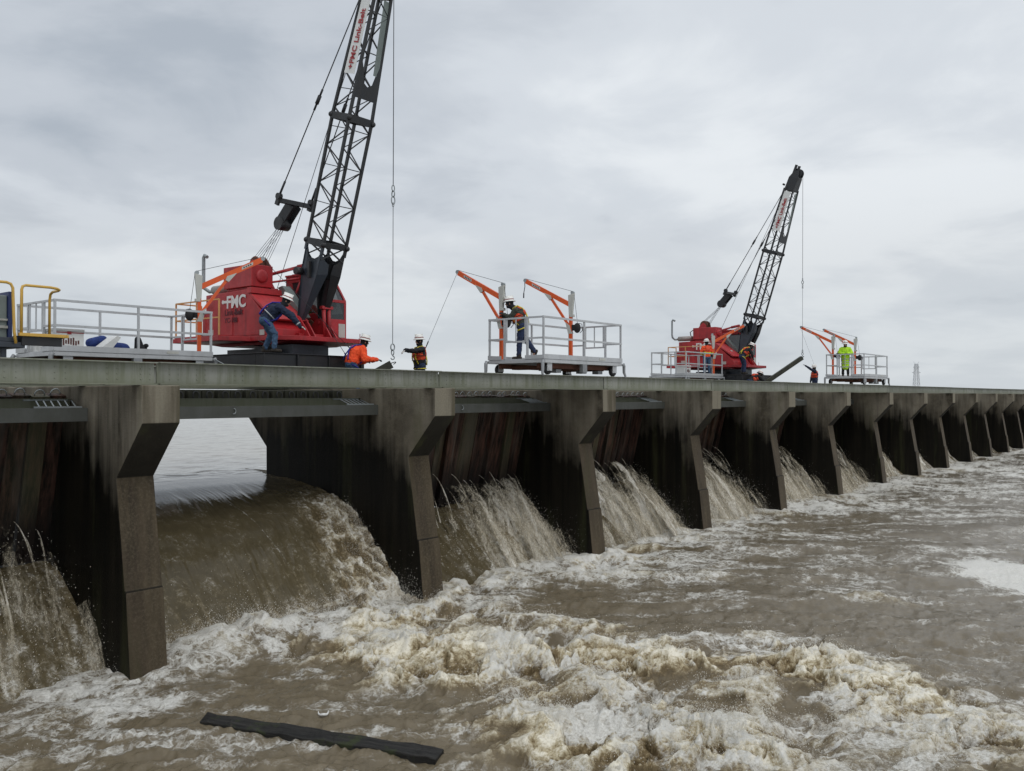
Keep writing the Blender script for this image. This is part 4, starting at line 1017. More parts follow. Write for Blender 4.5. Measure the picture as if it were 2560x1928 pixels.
    for x in (14.66, 15.74):
        xt = 15.22 + (x - 15.22) * .6; t0 = Vector((x, 19.95, 5.45)); t1 = Vector((xt, 16.75, 10.35)); mid = t0 + (t1 - t0) * .47
        m.tube(q(*t0), q(*t1), .016, n=6); m.tube(q(*t0), q(*(t0 + (t1 - t0) * .07)), .030, n=8)
        a_ = t0 + (t1 - t0) * .45; b_ = t0 + (t1 - t0) * .49; m.tube(q(*a_), q(*b_), .05, n=8); m.tube(q(*(a_ - (t1 - t0) * .03)), q(*a_), .028, n=8); m.tube(q(*b_), q(*(b_ + (t1 - t0) * .03)), .028, n=8)
    m.build('pendant_lines', 'steel', e)
    m = MB()
    for k in range(8):
        x = -.13 + k * .037; m.tube(q(15.0 + x, 21.35 - .2 * (k % 2), 3.85 - .2 * (k % 2) + .1), q(15.12 + x, 20.5, 4.66 + .08 * (k % 2)), .006, n=5)
    m.build('boom_hoist_ropes', 'steel', e)
    m = MB(); m.tube(q(15.2, 20.9, 2.8), q(15.22, 16.75, 10.6), .009, n=6); m.build('hoist_line', 'steel', e)
    return e
crane1 = build_crane()
def hook_line(crane, top, hk, name='hoist_rope'):
    """rope, ball and hook hanging from the boom head (world coordinates)"""
    inv_ = crane.matrix_world.inverted() if False else (Matrix.Translation(crane.location) @ Matrix.Rotation(crane.rotation_euler.z, 4, 'Z')).inverted()
    a, b = Vector(top), Vector(hk); dd = (b - a); L_ = dd.length; dd.normalize()
    mid = a + dd * (L_ * .575); f = lambda v: inv_ @ v
    m = MB(); m.tube(f(a), f(mid), .010, n=6); m.tube(f(mid + dd * .5), f(b - dd * .30), .008, n=6); m.build(name, 'steel', crane)
    m = MB(); side = Vector((1, 0, 0))
    def link(c, l_, w_, r_, ax): m.path([f(c + dd * (l_ / 2 * math.cos(t)) + ax * (w_ / 2 * math.sin(t))) for t in [i * math.pi / 6 for i in range(12)]], r_, 6, closed=True)
    link(mid + dd * .06, .16, .09, .013, side); link(mid + dd * .20, .16, .10, .016, Vector((0, 1, 0))); link(mid + dd * .36, .20, .12, .014, side); link(mid + dd * .47, .10, .06, .010, Vector((0, 1, 0)))
    m.build('chain_links', 'galv', crane)
    m = MB(); link(b - dd * .23, .17, .13, .016, side); link(b - dd * .10, .14, .09, .014, Vector((0, 1, 0)))
    m.path([f(b + dd * (-.04 + .09 * (1 - math.cos(t)) * .5 + .03) + side * (.06 * math.sin(t))) for t in [i * .5 for i in range(10)]], .014, 6)
    m.build('hook', 'galv', crane)
crane2 = copy_tree(crane1)
crane2.location = (42.8, CY, GT); crane2.rotation_euler.z = R(-3)
tag(crane1, 'large red lattice-boom crane at left, nearest, boom leaving the top of the picture', 'crane')
tag(crane2, 'smaller looking red lattice-boom crane far right, its whole black boom in view', 'crane')
T1, H1 = (15.22, 16.08, 11.05 + ZC), (15.45, 16.35, 1.0 + ZC)
rc, rs_ = math.cos(R(-3)), math.sin(R(-3)); ox, oy = 15.22 - CX, 16.08 - CY
T2, H2 = (42.8 + ox * rc - oy * rs_, CY + ox * rs_ + oy * rc, 11.05 + ZC), (43.8, 16.6, 2.02 + ZC)
hook_line(crane1, T1, H1); hook_line(crane2, T2, H2)

# the needles being lifted
def lifted(name, top, dirv, L_, mat, label):
    t0 = Vector(top); dv = Vector(dirv).normalized(); m = MB(); m.bar(t0, t0 + dv * L_, .29, .2); m.path([t0 + Vector((0, 0, .0)) + dv * (-.12 * math.sin(t)) + Vector((.07 * math.cos(t), 0, 0)) for t in [math.pi * i / 8 for i in range(9)]], .012, 6)
    o = m.build(name, mat, bevel=.012, origin=tuple(t0)); tag(o, label, 'timber'); return o
lifted('lifted_needle', (15.45, 16.4, .80 + ZC), (-.55, .45, -.40), 1.6, 'gtimber', 'brown needle end just rising above the girder at the near crane hook')
lifted('lifted_needle', (43.72, 16.6, 1.92 + ZC), (-1.30, 1.62, -1.42), 3.4, 'gtimber', 'dark timber needle hanging aslant from the far crane hook')

# ------------------------------------------------------------------ rolling work platforms
CL, CW = 3.75, 1.86
def build_cart():
    e = empty('work_platform', (0, 0, GT)); r_ = .045
    m = MB(); m.box(0, CL, 0, .05, .30, .385); m.box(0, CL, CW - .05, CW, .30, .385); m.box(0, .05, .051, CW - .051, .30, .384); m.box(CL - .05, CL, .051, CW - .051, .30, .384)
    m.box(.02, CL - .02, .02, CW - .02, .386, .41)
    m.build('deck', 'alu', e, bevel=.004)
    m = MB(); m.box(.0, CL, -.012, .0, .40, .52); m.box(0, CL, CW, CW + .012, .40, .52); m.box(-.012, 0, 0, .6, .40, .5); m.box(-.012, 0, 1.4, CW, .40, .5); m.box(CL, CL + .012, 0, .6, .40, .5); m.box(CL, CL + .012, 1.4, CW, .40, .5)
    m.build('toe_boards', 'alu', e)
    m = MB(); m.box(.15, CL - .15, .25, .33, .17, .295); m.box(.15, CL - .15, CW - .33, CW - .25, .17, .295)
    for x in (.6, 1.8, 3.0): m.box(x, x + .3, .331, CW - .331, .15, .25)
    m.build('chassis', 'rust', e)
    for x in (.9, 2.1, 2.9): m = MB(); m.box(x, x + .22, .26, .46, .06, .149); m.build('support_block', 'alu_d', e)
    m = MB(); m.box(1.75, 1.95, -.01, .10, .08, .30); m.box(1.80, 1.90, -.014, -.011, .1, .28)
    m.build('support_block', 'alu_d', e)
    for x in (.32, CL - .32):
        for y in (.12, CW - .12):
            m = MB(); m.lathe([(0, -.05), (.13, -.05), (.145, -.03), (.145, .03), (.13, .05), (0, .05)], (0, 0, 0), 20, 'y'); o = m.build('wheel', 'rubber', e); o.location = (x, y, .147)
            m = MB(); m.box(-.10, .10, -.075, -.055, -.05, .16); m.lathe([(0, -.085), (.05, -.085), (.05, -.075), (0, -.075)], (0, 0, 0), 12, 'y', False); m.build('wheel_bracket', 'alu', o)
    for x, sx in ((0, -1), (CL, 1)):
        for y in (-.02, CW + .02):
            m = MB(); m.path([(x + sx * .03, y, .36), (x + sx * .07, y, .30), (x + sx * .07, y, .12), (x + sx * .11, y - .02, .02), (x + sx * .09, y - .03, -.04)], [.05, .05, .045, .035, .03], 6); m.build('rail_clamp', 'alu_d', e)
    zt, zm = .39 + 1.085, .39 + .55
    for y in (.03, CW - .03):
        m = MB()
        for x in (.03, CL * .5, CL - .03): m.bar((x, y, .41), (x, y, zt), .045)
        for zz in (zt, zm): m.bar((0, y, zz), (CL, y, zz), .05, .05)
        m.build('side_railing', 'alu', e)
    for x in (.03, CL - .03):
        m = MB()
        for y in (.55, CW - .55): m.bar((x, y, .41), (x, y, zt), .05)
        m.bar((x, .03, zt), (x, CW - .03, zt), .045); m.bar((x, .03, zm), (x, .55, zm), .045); m.bar((x, CW - .55, zm), (x, CW - .03, zm), .045)
        m.bar((x, .6, zm - .08), (x, CW - .6, zm - .08), .04); m.bar((x, CW * .5, zm - .08), (x, CW * .5, zt), .025)
        m.bar((x, .62, zm - .08), (x, .62, zt), .03); m.bar((x, CW - .62, zm - .08), (x, CW - .62, zt), .03)
        m.build('end_gate', 'alu', e)
    m = MB(); m.box(2.55, 2.85, -.020, -.013, .43, .49); m.build('name_plate', 'decal', e)
    return e
cA = build_cart(); cA.location = (8.42, 19.2, GT)
cB = copy_tree(cA); cB.location = (18.02, 13.52, GT); cC = copy_tree(cA); cC.location = (36.45, 19.2, GT); cD = copy_tree(cA); cD.location = (43.65, 13.52, GT)
tag(cA, 'aluminium railed work platform at left carrying cartons, between yellow handrails and near crane', 'work platform')
tag(cB, 'aluminium railed work platform in mid picture with two orange davits and one worker', 'work platform')
tag(cC, 'aluminium railed work platform in front of the far red crane', 'work platform')
tag(cD, 'aluminium railed work platform at far right carrying the lime-coated worker', 'work platform')

def build_davit():
    e = empty('davit', (0, 0, 0))       # base on the platform deck, arm along +x
    m = MB(); m.bar((0, 0, 0), (0, 0, 1.78), .085); m.build('post', 'orange', e)
    m = MB(); m.bar((0, 0, 1.70), (1.52, 0, 2.50), .075, .13); m.build('arm', 'orange', e)
    m = MB(); m.bar((.03, 0, 1.05), (.72, 0, 2.02), .05, .07); m.build('brace', 'orange', e)
    m = MB(); m.box(-.10, .02, -.055, .055, 1.35, 1.42)
    m.prism([(-.055, 1.42), (.045, 1.42), (.07, 1.99), (-.11, 2.04)], 'y', -.046, .046)
    m.build('winch_bracket', 'decal', e); m = MB(); m.prism([(.62, 1.92), (.70, 1.88), (.90, 2.12), (.66, 2.02)], 'y', -.048, .048); m.build('gusset_plate', 'decal', e); m = MB(); m.prism([(-.06, .86), (.07, .86), (.16, 1.2), (.02, 1.1)], 'y', -.048, .048)
    m.build('gusset_plate', 'decal', e)
    m = MB(); m.lathe([(0, -.04), (.055, -.04), (.04, 0), (.055, .04), (0, .04)], (1.55, 0, 2.53), 14, 'y', False); m.build('pulley', 'galv', e); m = MB(); m.lathe([(0, -.04), (.05, -.04), (.04, 0), (.05, .04), (0, .04)], (-.06, 0, 2.06), 14, 'y', False); m.build('pulley', 'galv', e)
    m = MB(); m.ell((-.22, .02, 1.02), (.11, .08, .15)); m.box(-.12, -.04, -.04, .04, .95, 1.12); m.path([(-.22, -.08, 1.16), (-.32, -.08, 1.14), (-.34, -.08, .95), (-.26, -.08, .88)], .01, 6); m.build('winch', 'rubber', e)
    m = MB(); m.tube((-.06, 0, 2.10), (1.55, 0, 2.585), .006, n=5); m.tube((-.1, 0, 2.06), (-.22, 0, 1.15), .006, n=5); m.build('wire', 'steel', e)
    m = MB(); m.prism([(1.02, 2.205), (1.30, 2.352), (1.30, 2.425), (1.02, 2.278)], 'y', -.0405, -.0385); m.prism([(1.02, 2.205), (1.30, 2.352), (1.30, 2.425), (1.02, 2.278)], 'y', .0385, .0405); m.build('label_strip', 'decal', e)
    m = MB()
    for k in range(4): m.bar((1.06 + k * .055, -.0415, 2.262 + k * .029), (1.09 + k * .055, -.0415, 2.278 + k * .029), .002, .035)
    m.build('label_print', 'browntxt', e); m = MB()
    for k in range(4): m.bar((1.06 + k * .055, .0415, 2.262 + k * .029), (1.09 + k * .055, .0415, 2.278 + k * .029), .002, .035)
    m.build('label_print', 'browntxt', e)
    return e
DZ = GT + .41
dv = build_davit()
DAV = [((12.06, 19.62), -20, 'orange davit at left, its arm crossing the red house of the near crane'),
       ((18.48, 15.30), 92, 'orange davit on the middle platform beside the leaning worker, cable to the orange vest'),
       ((21.25, 14.95), 97, 'orange davit on the middle platform standing alone with loose cable end'),
       ((40.05, 19.62), -48, 'orange davit in front of the far red crane'),
       ((44.3, 15.25), 97, 'orange davit far right, left of the lime coat'),
       ((46.9, 15.0), 100, 'orange davit far right, directly behind the lime coat')]
dtips = []
for i, ((x, y), az, lab) in enumerate(DAV):
    o = dv if i == 0 else copy_tree(dv)
    o.location = (x, y, DZ); o.rotation_euler = (0, 0, R(az)); tag(o, lab, 'davit', 'orange fall-arrest davits on the work platforms')
    dtips.append(Vector((x + 1.58 * math.cos(R(az)), y + 1.58 * math.sin(R(az)), DZ + 2.50)))
m = MB(); m.path([dtips[2] + Vector((0, 0, -.02)), dtips[2] + Vector((.01, 0, -.15)), dtips[2] + Vector((-.02, .02, -.35))], .012, 6); m.tube(dtips[2] + Vector((-.02, .02, -.35)), dtips[2] + Vector((-.025, .02, -.5)), .018)
tag(m.build('cable_end', 'rubber', origin=tuple(dtips[2])), 'black loose cable end dangling from the davit that stands alone', 'cable')

# things lying on platform A
def carton(X, Y, w_, d_, h_, rz, lid=True, text=True):
    e = empty('carton', (X, Y, DZ)); e.rotation_euler.z = R(rz)
    m = MB(); m.box(-w_ / 2, w_ / 2, -d_ / 2, d_ / 2, 0, h_); m.build('box_body', 'white', e, bevel=.012)
    if lid:
        m = MB(); m.box(-w_ / 2 - .012, w_ / 2 + .012, -d_ / 2 - .012, d_ / 2 + .012, h_ + .001, h_ + .06); m.build('box_lid', 'white', e, bevel=.01)
        m = MB()
        m.box(-w_ / 2 - .002, w_ / 2 + .002, -d_ / 2 - .006, -d_ / 2 - .001, h_ - .035, h_ - .015); m.box(-.05, .04, -d_ / 2 - .009, -d_ / 2 - .0065, h_ - .06, h_ + .0); m.build('red_band', 'redtxt', e)
    if text:
        m = MB(); rr = random.Random(4)
        for k in range(9): m.box(-w_ * .40 + k * w_ * .085, -w_ * .40 + k * w_ * .085 + w_ * .055, -d_ / 2 - .004, -d_ / 2 - .001, .12 + rr.uniform(0, .04), .30 - rr.uniform(0, .08))
        m.box(-w_ * .42, w_ * .40, -d_ / 2 - .004, -d_ / 2 - .001, .085, .11); m.build('brown_print', 'browntxt', e)
    return e
tag(carton(8.80, 19.55, .62, .45, .42, 0), 'white carton with red band and brown print on the left platform', 'carton')
tag(carton(8.80, 20.5, .55, .45, .30, -4, False, False), 'plain low white carton left of the printed carton on the left platform', 'carton')
m = MB(); m.add([(9.45, 19.5, DZ), (9.95, 19.5, DZ + .40), (10.03, 19.5, DZ + .36), (9.75, 19.5, DZ + .0), (9.45, 19.9, DZ), (9.95, 19.9, DZ + .40), (10.03, 19.9, DZ + .36), (9.75, 19.9, DZ + .0)], [(3, 2, 1, 0), (4, 5, 6, 7), (0, 1, 5, 4), (1, 2, 6, 5), (2, 3, 7, 6), (3, 0, 4, 7)])
tag(m.build('board', 'white', origin=(10.4, 19.7, DZ)), 'tilted white board leaning against the blue bundle on the left platform', 'board')
m = MB(); m.cap((9.6, 20.05, DZ + .24), .11, (9.9, 20.1, DZ + .32), .11); m.cap((9.95, 20.05, DZ + .15), .15, (10.35, 20.0, DZ + .13), .14); m.ell((9.9, 20.1, DZ + .1), (.40, .2, .12))
o = m.build('blue_bundle', 'tarp', origin=(10.7, 20.05, DZ)); md = o.modifiers.new('r', 'REMESH'); md.mode = 'VOXEL'; md.voxel_size = .02; tag(o, 'crumpled blue tarpaulin bundle lying on the left platform', 'tarpaulin')
m = MB(); m.cap((10.45, 19.45, DZ + .05), .13, (10.40, 19.45, DZ + .33), .075); m.cap((10.45, 19.45, DZ + .05), .09, (10.72, 19.45, DZ + .05), .07); m.ell((10.60, 19.45, DZ + .2), (.06, .06, .05))
o = m.build('tool_bag', 'darkcloth', origin=(10.45, 19.45, DZ)); md = o.modifiers.new('r', 'REMESH'); md.mode = 'VOXEL'; md.voxel_size = .02; tag(o, 'slumped black tool bag on the left platform behind the middle post', 'bag')
tag(carton(37.15, 19.75, .6, .5, .40, 0), 'white carton with red band on the platform before the far crane', 'carton')
m = MB(); m.box(38.0, 38.5, 19.7, 20.1, DZ, DZ + .12); tag(m.build('flat_box', 'white', origin=(38.25, 19.9, DZ), bevel=.01), 'flat white box on the platform before the far crane', 'box')
# towing chain from platform A to the crane
pts = [Vector((12.2, 19.15, GT + .34)).lerp(Vector((12.95, 18.15, GT + .18)), t) + Vector((0, 0, -.18 * math.sin(math.pi * t))) for t in [i / 10 for i in range(11)]]
m = MB(); m.path(pts, .012, 6); tag(m.build('tow_cable', 'galv', origin=tuple(pts[0])), 'thin slack cable between the left platform and the near crane', 'cable')

# yellow-railed machine at the left edge
e = empty('rail_machine', (5.4, 15.3, GT)); ex, ey = 5.4, 15.3
def y_(X, Y, h): return (X - ex, Y - ey, h - .555)
m = MB(); m.prism([(14.70 - ey, .40), (15.35 - ey, .40), (15.35 - ey, .34), (14.70 - ey, .24)], 'x', 5.96 - ex, 6.58 - ex); m.build('step_platform', 'black', e, bevel=.01)
m = MB(); m.box(5.90 - ex, 6.62 - ex, 14.64 - ey, 14.70 - ey, .385, .435); m.box(6.621 - ex, 6.66 - ex, 14.64 - ey, 15.40 - ey, .385, .435); m.build('platform_edge', 'yellow', e, bevel=.005)
m = MB(); m.box(-.8, 6.02 - ex, 14.72 - ey, 15.9 - ey, .20, .29); m.box(5.70 - ex, 5.78 - ex, 14.8 - ey, 14.88 - ey, .0, .199); m.box(5.62 - ex, 5.92 - ex, 14.74 - ey, 15.8 - ey, .291, .36); m.build('underframe', 'slate', e, bevel=.01)
m = MB(); m.box(-.8, .40, 14.84 - ey, 15.8 - ey, .291, 1.02); m.build('engine_box', 'grey', e, bevel=.02)
m = MB(); m.box(.401, .46, 14.80 - ey, 15.84 - ey, .20, 1.08); m.build('end_panel', 'navyp', e, bevel=.006)
m = MB(); m.box(-.8, .39, 14.80 - ey, 14.838 - ey, .62, .65); m.box(-.8, .39, 14.79 - ey, 14.838 - ey, .50, .54); m.build('slats', 'hoodg', e)
m = MB(); m.lathe([(0, -.12), (.13, -.12), (.15, -.08), (.27, -.10), (.30, -.06), (.30, .06), (.27, .10), (0, .12)], (5.10 - ex, 15.2 - ey, .02), 28, 'y'); m.build('wheel', 'rubber', e)
m = MB(); m.path([y_(5.94, 14.67, .97), y_(5.94, 14.67, 1.67), y_(5.955, 14.67, 1.72), y_(6.0, 14.67, 1.74), y_(6.38, 14.67, 1.74), y_(6.50, 14.72, 1.735), y_(6.58, 14.82, 1.73), y_(6.62, 14.95, 1.73), y_(6.64, 15.2, 1.73), y_(6.65, 15.3, 1.70), y_(6.65, 15.33, 1.6), y_(6.65, 15.33, .97)], .022, 10); m.build('handrail', 'yellow', e)
m = MB(); m.path([y_(4.6, 14.67, 1.76), y_(5.72, 14.67, 1.76), y_(5.78, 14.67, 1.74), y_(5.81, 14.67, 1.68), y_(5.835, 14.67, 1.0), y_(5.86, 14.67, .82)], .022, 10); m.build('handrail', 'yellow', e)
tag(e, 'dark machine with yellow tube handrails and blue end panel at the left edge', 'maintenance vehicle')
# ------------------------------------------------------------------ workers
def remesh(o, v, it=4):
    r_ = o.modifiers.new('fuse', 'REMESH'); r_.mode = 'VOXEL'; r_.voxel_size = v; r_.use_smooth_shade = True
    s_ = o.modifiers.new('soften', 'SMOOTH'); s_.factor = .5; s_.iterations = it
    return o
ftex = bpy.data.textures.new('cloth_folds', 'CLOUDS'); ftex.noise_scale = .07; ftex.noise_depth = 2
def folds(o):
    m = o.modifiers.new('folds', 'DISPLACE'); m.texture = ftex; m.strength = .045; m.mid_level = .5; m.texture_coords = 'LOCAL'; return o
def person(label, loc, az, J, top='navy', legs='jeans', vest=None, vestm='hivis2', hood='darkcloth', gloves='glove', strap=None, voxel=.014, coat=False, band=None, hat=True, lower=None, bulk=1.0):
    """J: joints in metres, x forward, y left, z up from the soles"""
    e = empty('person', loc, R(az)); V3 = Vector
    P = {k: V3(v) for k, v in J.items()}
    hip, ch, nk, hd = P['hip'], P['chest'], P['neck'], P['head']
    up = (nk - hip).normalized(); fw = V3(J.get('fwd', (1, 0, 0))).normalized(); fw = (fw - up * fw.dot(up)).normalized(); lf = up.cross(fw).normalized()
    hu = V3(J.get('hup', tuple((hd - nk).normalized() * .5 + V3((0, 0, .5))))).normalized(); hf = V3(J.get('hfw', tuple(fw))); hf = (hf - hu * hf.dot(hu)).normalized(); hl = hu.cross(hf)
    rot = Matrix((hf, hl, hu)).transposed(); trot = Matrix((fw, lf, up)).transposed()
    sL, sR = P.get('sL', nk - up * .10 + lf * .185), P.get('sR', nk - up * .10 - lf * .185)
    hL, hR = hip + lf * .095, hip - lf * .095
    # body: one continuous surface
    b = MB()
    b.ell(hd + hu * .02, (.098, .078, .115), rot); b.ell(hd + hf * .035 - hu * .055, (.062, .055, .068), rot); b.ell(hd + hf * .105 - hu * .015, (.020, .014, .026), rot)
    b.ell(hd + hl * .078 - hu * .01, (.022, .012, .034), rot); b.ell(hd - hl * .078 - hu * .01, (.022, .012, .034), rot); b.ell(hd + hf * .085 - hu * .065, (.018, .026, .010), rot)
    b.cap(nk - up * .04, .062, hd - hu * .05, .055); b.cap(hip, .135, ch, .15); b.cap(ch, .15, nk - up * .10, .10); b.cap(sL, .065, sR, .065)
    for s, el, hn in ((sL, 'eL', 'wL'), (sR, 'eR', 'wR')): b.cap(s, .055, P[el], .042); b.cap(P[el], .042, P[hn], .028)
    for h, kn, an in ((hL, 'kL', 'aL'), (hR, 'kR', 'aR')):
        b.cap(h, .088, P[kn], .058); b.cap(P[kn], .056, P[an], .040); ft = V3(J.get('f' + an[1], (1, 0, 0))).normalized(); b.cap(P[an] - V3((0, 0, .03)), .04, P[an] + ft * .14 - V3((0, 0, .045)), .032)
    body = remesh(b.build('body', 'skin', e), voxel * .8, 2)
    m = MB()
    for s in (-1, 1): m.ell(hd + hf * .089 + hl * (.032 * s) + hu * .018, (.010, .013, .008), rot)
    m.build('eyes', 'eye', e)
    # jacket
    g = MB(); k = 1.0
    kb = bulk; g.ell(hip + up * .06, (.165 * kb, .185 * kb, .17), trot); g.cap(hip + up * .10, .165 * kb, ch, .185 * kb); g.ell(ch, (.155 * kb, .215 * kb, .20), trot); g.cap(sL, .088 * kb, sR, .088 * kb); g.cap(ch, .15, nk - up * .03, .095)
    if coat:
        for kk, hh in (('kL', hL), ('kR', hR)): g.cap(hip, .19, hip.lerp((P['kL'] + P['kR']) / 2, .97), .185)
    for s, el, hn in ((sL, 'eL', 'wL'), (sR, 'eR', 'wR')): g.cap(s, .088 * kb, P[el], .070 * kb * kb); g.cap(P[el], .070 * kb * kb, P[hn], .052 * kb)
    jk = folds(remesh(g.build('jacket', top, e), voxel))
    if lower:
        l_ = MB(); l_.ell(hip + up * .17, (.185, .215, .13), trot); 
        for el, hn in (('eL', 'wL'), ('eR', 'wR')): l_.cap(P[el], .074, P[hn], .058)
        remesh(l_.build('jacket_lower_band', lower, e), voxel)
    t_ = MB(); t_.ell(hip - up * .02, (.15, .17, .14), trot)
    for h, kn, an in ((hL, 'kL', 'aL'), (hR, 'kR', 'aR')): t_.cap(h, .112, P[kn], .082); t_.cap(P[kn], .080, P[an] + (P[kn] - P[an]).normalized() * .03, .066)
    folds(remesh(t_.build('trousers', legs, e), voxel))
    for an, fk in (('aL', 'fL'), ('aR', 'fR')):
        ft = V3(J.get(fk, (1, 0, 0))).normalized(); a = P[an]; kn = P['k' + an[1]]; dn = (a - kn).normalized(); dn = (dn - ft * dn.dot(ft)).normalized()
        m = MB(); m.cap(a - dn * .06, .062, a + dn * .01, .055); m.cap(a + dn * .035 - ft * .04, .046, a + dn * .045 + ft * .15, .042); o = remesh(m.build('boot', 'boot', e), .010, 2)
    for hn, el, sgn in (('wL', 'eL', 1), ('wR', 'eR', -1)):
        w0 = P[hn]; d = (w0 - P[el]).normalized(); hdv = V3(J.get('h' + hn[1], tuple(d))).normalized(); sd = hdv.cross(up); sd = sd.normalized() if sd.length > .2 else lf
        pal = sd.cross(hdv).normalized(); m = MB()
        m.cap(w0 - d * .04, .040, w0, .036)
        for kx in (-.022, -.007, .008, .023): m.cap(w0, .022, w0 + hdv * .075 + sd * kx, .017)
        for kx, ln in ((-.030, .060), (-.010, .074), (.010, .070), (.030, .056)):
            p0 = w0 + hdv * .080 + sd * kx; p1 = p0 + hdv * ln * .55 + sd * kx * .25 - pal * .006; p2 = p1 + hdv * ln * .38 - pal * .022; m.cap(p0, .0125, p1, .0115); m.cap(p1, .0115, p2, .0100)
        p0 = w0 + hdv * .03 - sd * .03; p1 = p0 + hdv * .035 - sd * .030; m.cap(p0, .015, p1, .0135); m.cap(p1, .0135, p1 + hdv * .032 - sd * .006, .0115)
        remesh(m.build('glove', gloves, e), .0055, 1)
    if hood:
        m = MB(); m.ell(hd + hu * .015 - hf * .006, (.108, .090, .118), rot); m.cap(nk - up * .03, .088, hd - hu * .06 - hf * .01, .078); m.ell(hd - hu * .085 + hf * .03, (.07, .065, .05), rot)
        remesh(m.build('hood', hood, e), voxel * .8, 3)
    if vest:
        m = MB(); m.ell(ch - up * .02 + fw * .03, (.175, .225, .20), trot); m.ell(hip + up * .22 + fw * .02, (.175, .205, .15), trot); m.cap(nk - up * .08 + lf * .10, .07, ch + lf * .09 + fw * .08, .09); m.cap(nk - up * .08 - lf * .10, .07, ch - lf * .09 + fw * .08, .09)
        m.cap(nk - up * .06 - fw * .09 + lf * .08, .05, ch - fw * .10, .12); m.cap(nk - up * .06 - fw * .09 - lf * .08, .05, ch - fw * .10, .12)
        remesh(m.build('life_vest', vestm, e), voxel)
        for hh in (.08, -.06, -.19):
            m = MB(); m.path([ch + up * hh + fw * (.03 + .190 * math.cos(t)) + lf * (.228 * math.sin(t)) for t in [i * math.pi / 12 for i in range(24)]], .008, 5, closed=True); m.build('vest_belt', 'darkcloth', e)
    if strap:
        for s in (-1, 1):
            pts = []
            for f_, u_, l_ in ((.10, -.30, .14), (.17, -.12, .12), (.16, .06, .11), (.08, .185, .11), (-.05, .215, .10), (-.15, .10, .07), (-.19, -.05, .0), (-.18, -.20, -.08), (-.15, -.33, -.13)): pts.append(ch + fw * f_ * 1.06 * bulk + up * u_ + lf * (l_ * s))
            m = MB(); m.path(pts, .019, 6); m.build('harness_strap', strap, e)
        m = MB()
        for s in (-1, 1): m.path([hip + (P['kL' if s > 0 else 'kR'] - hip) * .22 + lf * (.10 * s) + fw * (.12 * math.cos(t)) + lf * (.12 * math.sin(t)) for t in [i * math.pi / 8 for i in range(16)]], .016, 5, closed=True)
        m.build('leg_straps', strap, e)
    if band:
        for (el, hn) in (('eL', 'wL'), ('eR', 'wR')):
            c = P[el].lerp(P[hn], .72); ax = (P[hn] - P[el]).normalized(); m = MB(); m.tube(c - ax * .016, c + ax * .016, .063, .061, 14); m.build('reflective_band', band, e)
        if coat:
            for f_ in (.12, .42, .62):
                c = hip.lerp((P['kL'] + P['kR']) / 2, f_); m = MB(); m.path([c + fw * (.197 * math.cos(t)) + lf * (.197 * math.sin(t)) for t in [i * math.pi / 14 for i in range(28)]], .014, 5, closed=True); m.build('reflective_band', band, e)
        m = MB(); m.path([ch - up * .16 + fw * (.175 * math.cos(t)) + lf * (.222 * math.sin(t)) for t in [i * math.pi / 14 for i in range(28)]], .015, 5, closed=True); m.build('reflective_band', band, e)
    if hat:
        m = MB(); prof = [(.178, -.006), (.175, .003), (.135, .018), (.128, .06), (.112, .10), (.078, .132), (.04, .146), (.0, .150)]
        m.lathe(prof, (0, 0, 0), 24); m.lathe([(.0, .140), (.12, .05), (.125, .012), (.175, -.009), (.178, -.006)], (0, 0, 0), 24); m.box(-.12, .12, -.010, .010, .105, .152)
        ht = m.build('hard_hat', 'hat', e); ht.matrix_local = Matrix.Translation(hd + hu * .055) @ rot.to_4x4()
        m = MB(); m.lathe([(.1335, .040), (.1315, .062), (.1295, .062), (.1315, .040)], (0, 0, 0), 24); m.build('hat_stripe', 'stripe', ht)
    tag(e, label, 'person'); return e
def stand(**k):
    J = dict(hip=(0, 0, .95), chest=(.01, 0, 1.28), neck=(.02, 0, 1.50), head=(.04, 0, 1.64), eL=(.02, .27, 1.12), wL=(.10, .26, .87), eR=(.02, -.27, 1.12), wR=(.10, -.26, .87), kL=(.02, .11, .50), kR=(.02, -.11, .50), aL=(-.02, .12, .10), aR=(-.02, -.12, .10))
    J.update(k); return J
WZ = z(-.07)
# bending man in navy on the crane undercarriage
person('worker in navy jacket and jeans bending forward beside the near crane lettering', (13.25, 18.42, z(1.06)), -38,
       stand(hip=(-.10, 0, .82), chest=(.12, 0, 1.06), neck=(.30, 0, 1.20), head=(.40, .0, 1.30), eL=(.52, .20, .98), wL=(.66, .16, .80), eR=(.56, -.22, .88), wR=(.74, -.22, .66), kL=(.02, .14, .47), kR=(.14, -.12, .46), aL=(-.12, .16, .10), aR=(.12, -.12, .10), hup=(.35, 0, .9), hfw=(1, 0, -.5), hR=(.8, -.1, -.35), fwd=(.5, 0, -1)),
       'navy', 'jeans', strap='strapblue', band='reflect', voxel=.013, bulk=1.08)
person('worker in bright orange coat with purple straps, back turned, at the near hook', (15.42, 17.75, WZ), -12,
       stand(hip=(-.10, 0, .92), chest=(.06, 0, 1.20), neck=(.18, 0, 1.38), head=(.28, -.02, 1.49), eL=(.18, .33, .98), wL=(.42, .22, .98), eR=(.10, -.34, 1.02), wR=(.46, -.34, 1.02), kL=(.02, .13, .48), kR=(.04, -.11, .48), hup=(.2, -.1, .95), hR=(1, -.1, -.1), hfw=(1, -.2, -.2)),
       'hivis', 'jeans', strap='strapblue', gloves='gloved', voxel=.013, bulk=1.17)
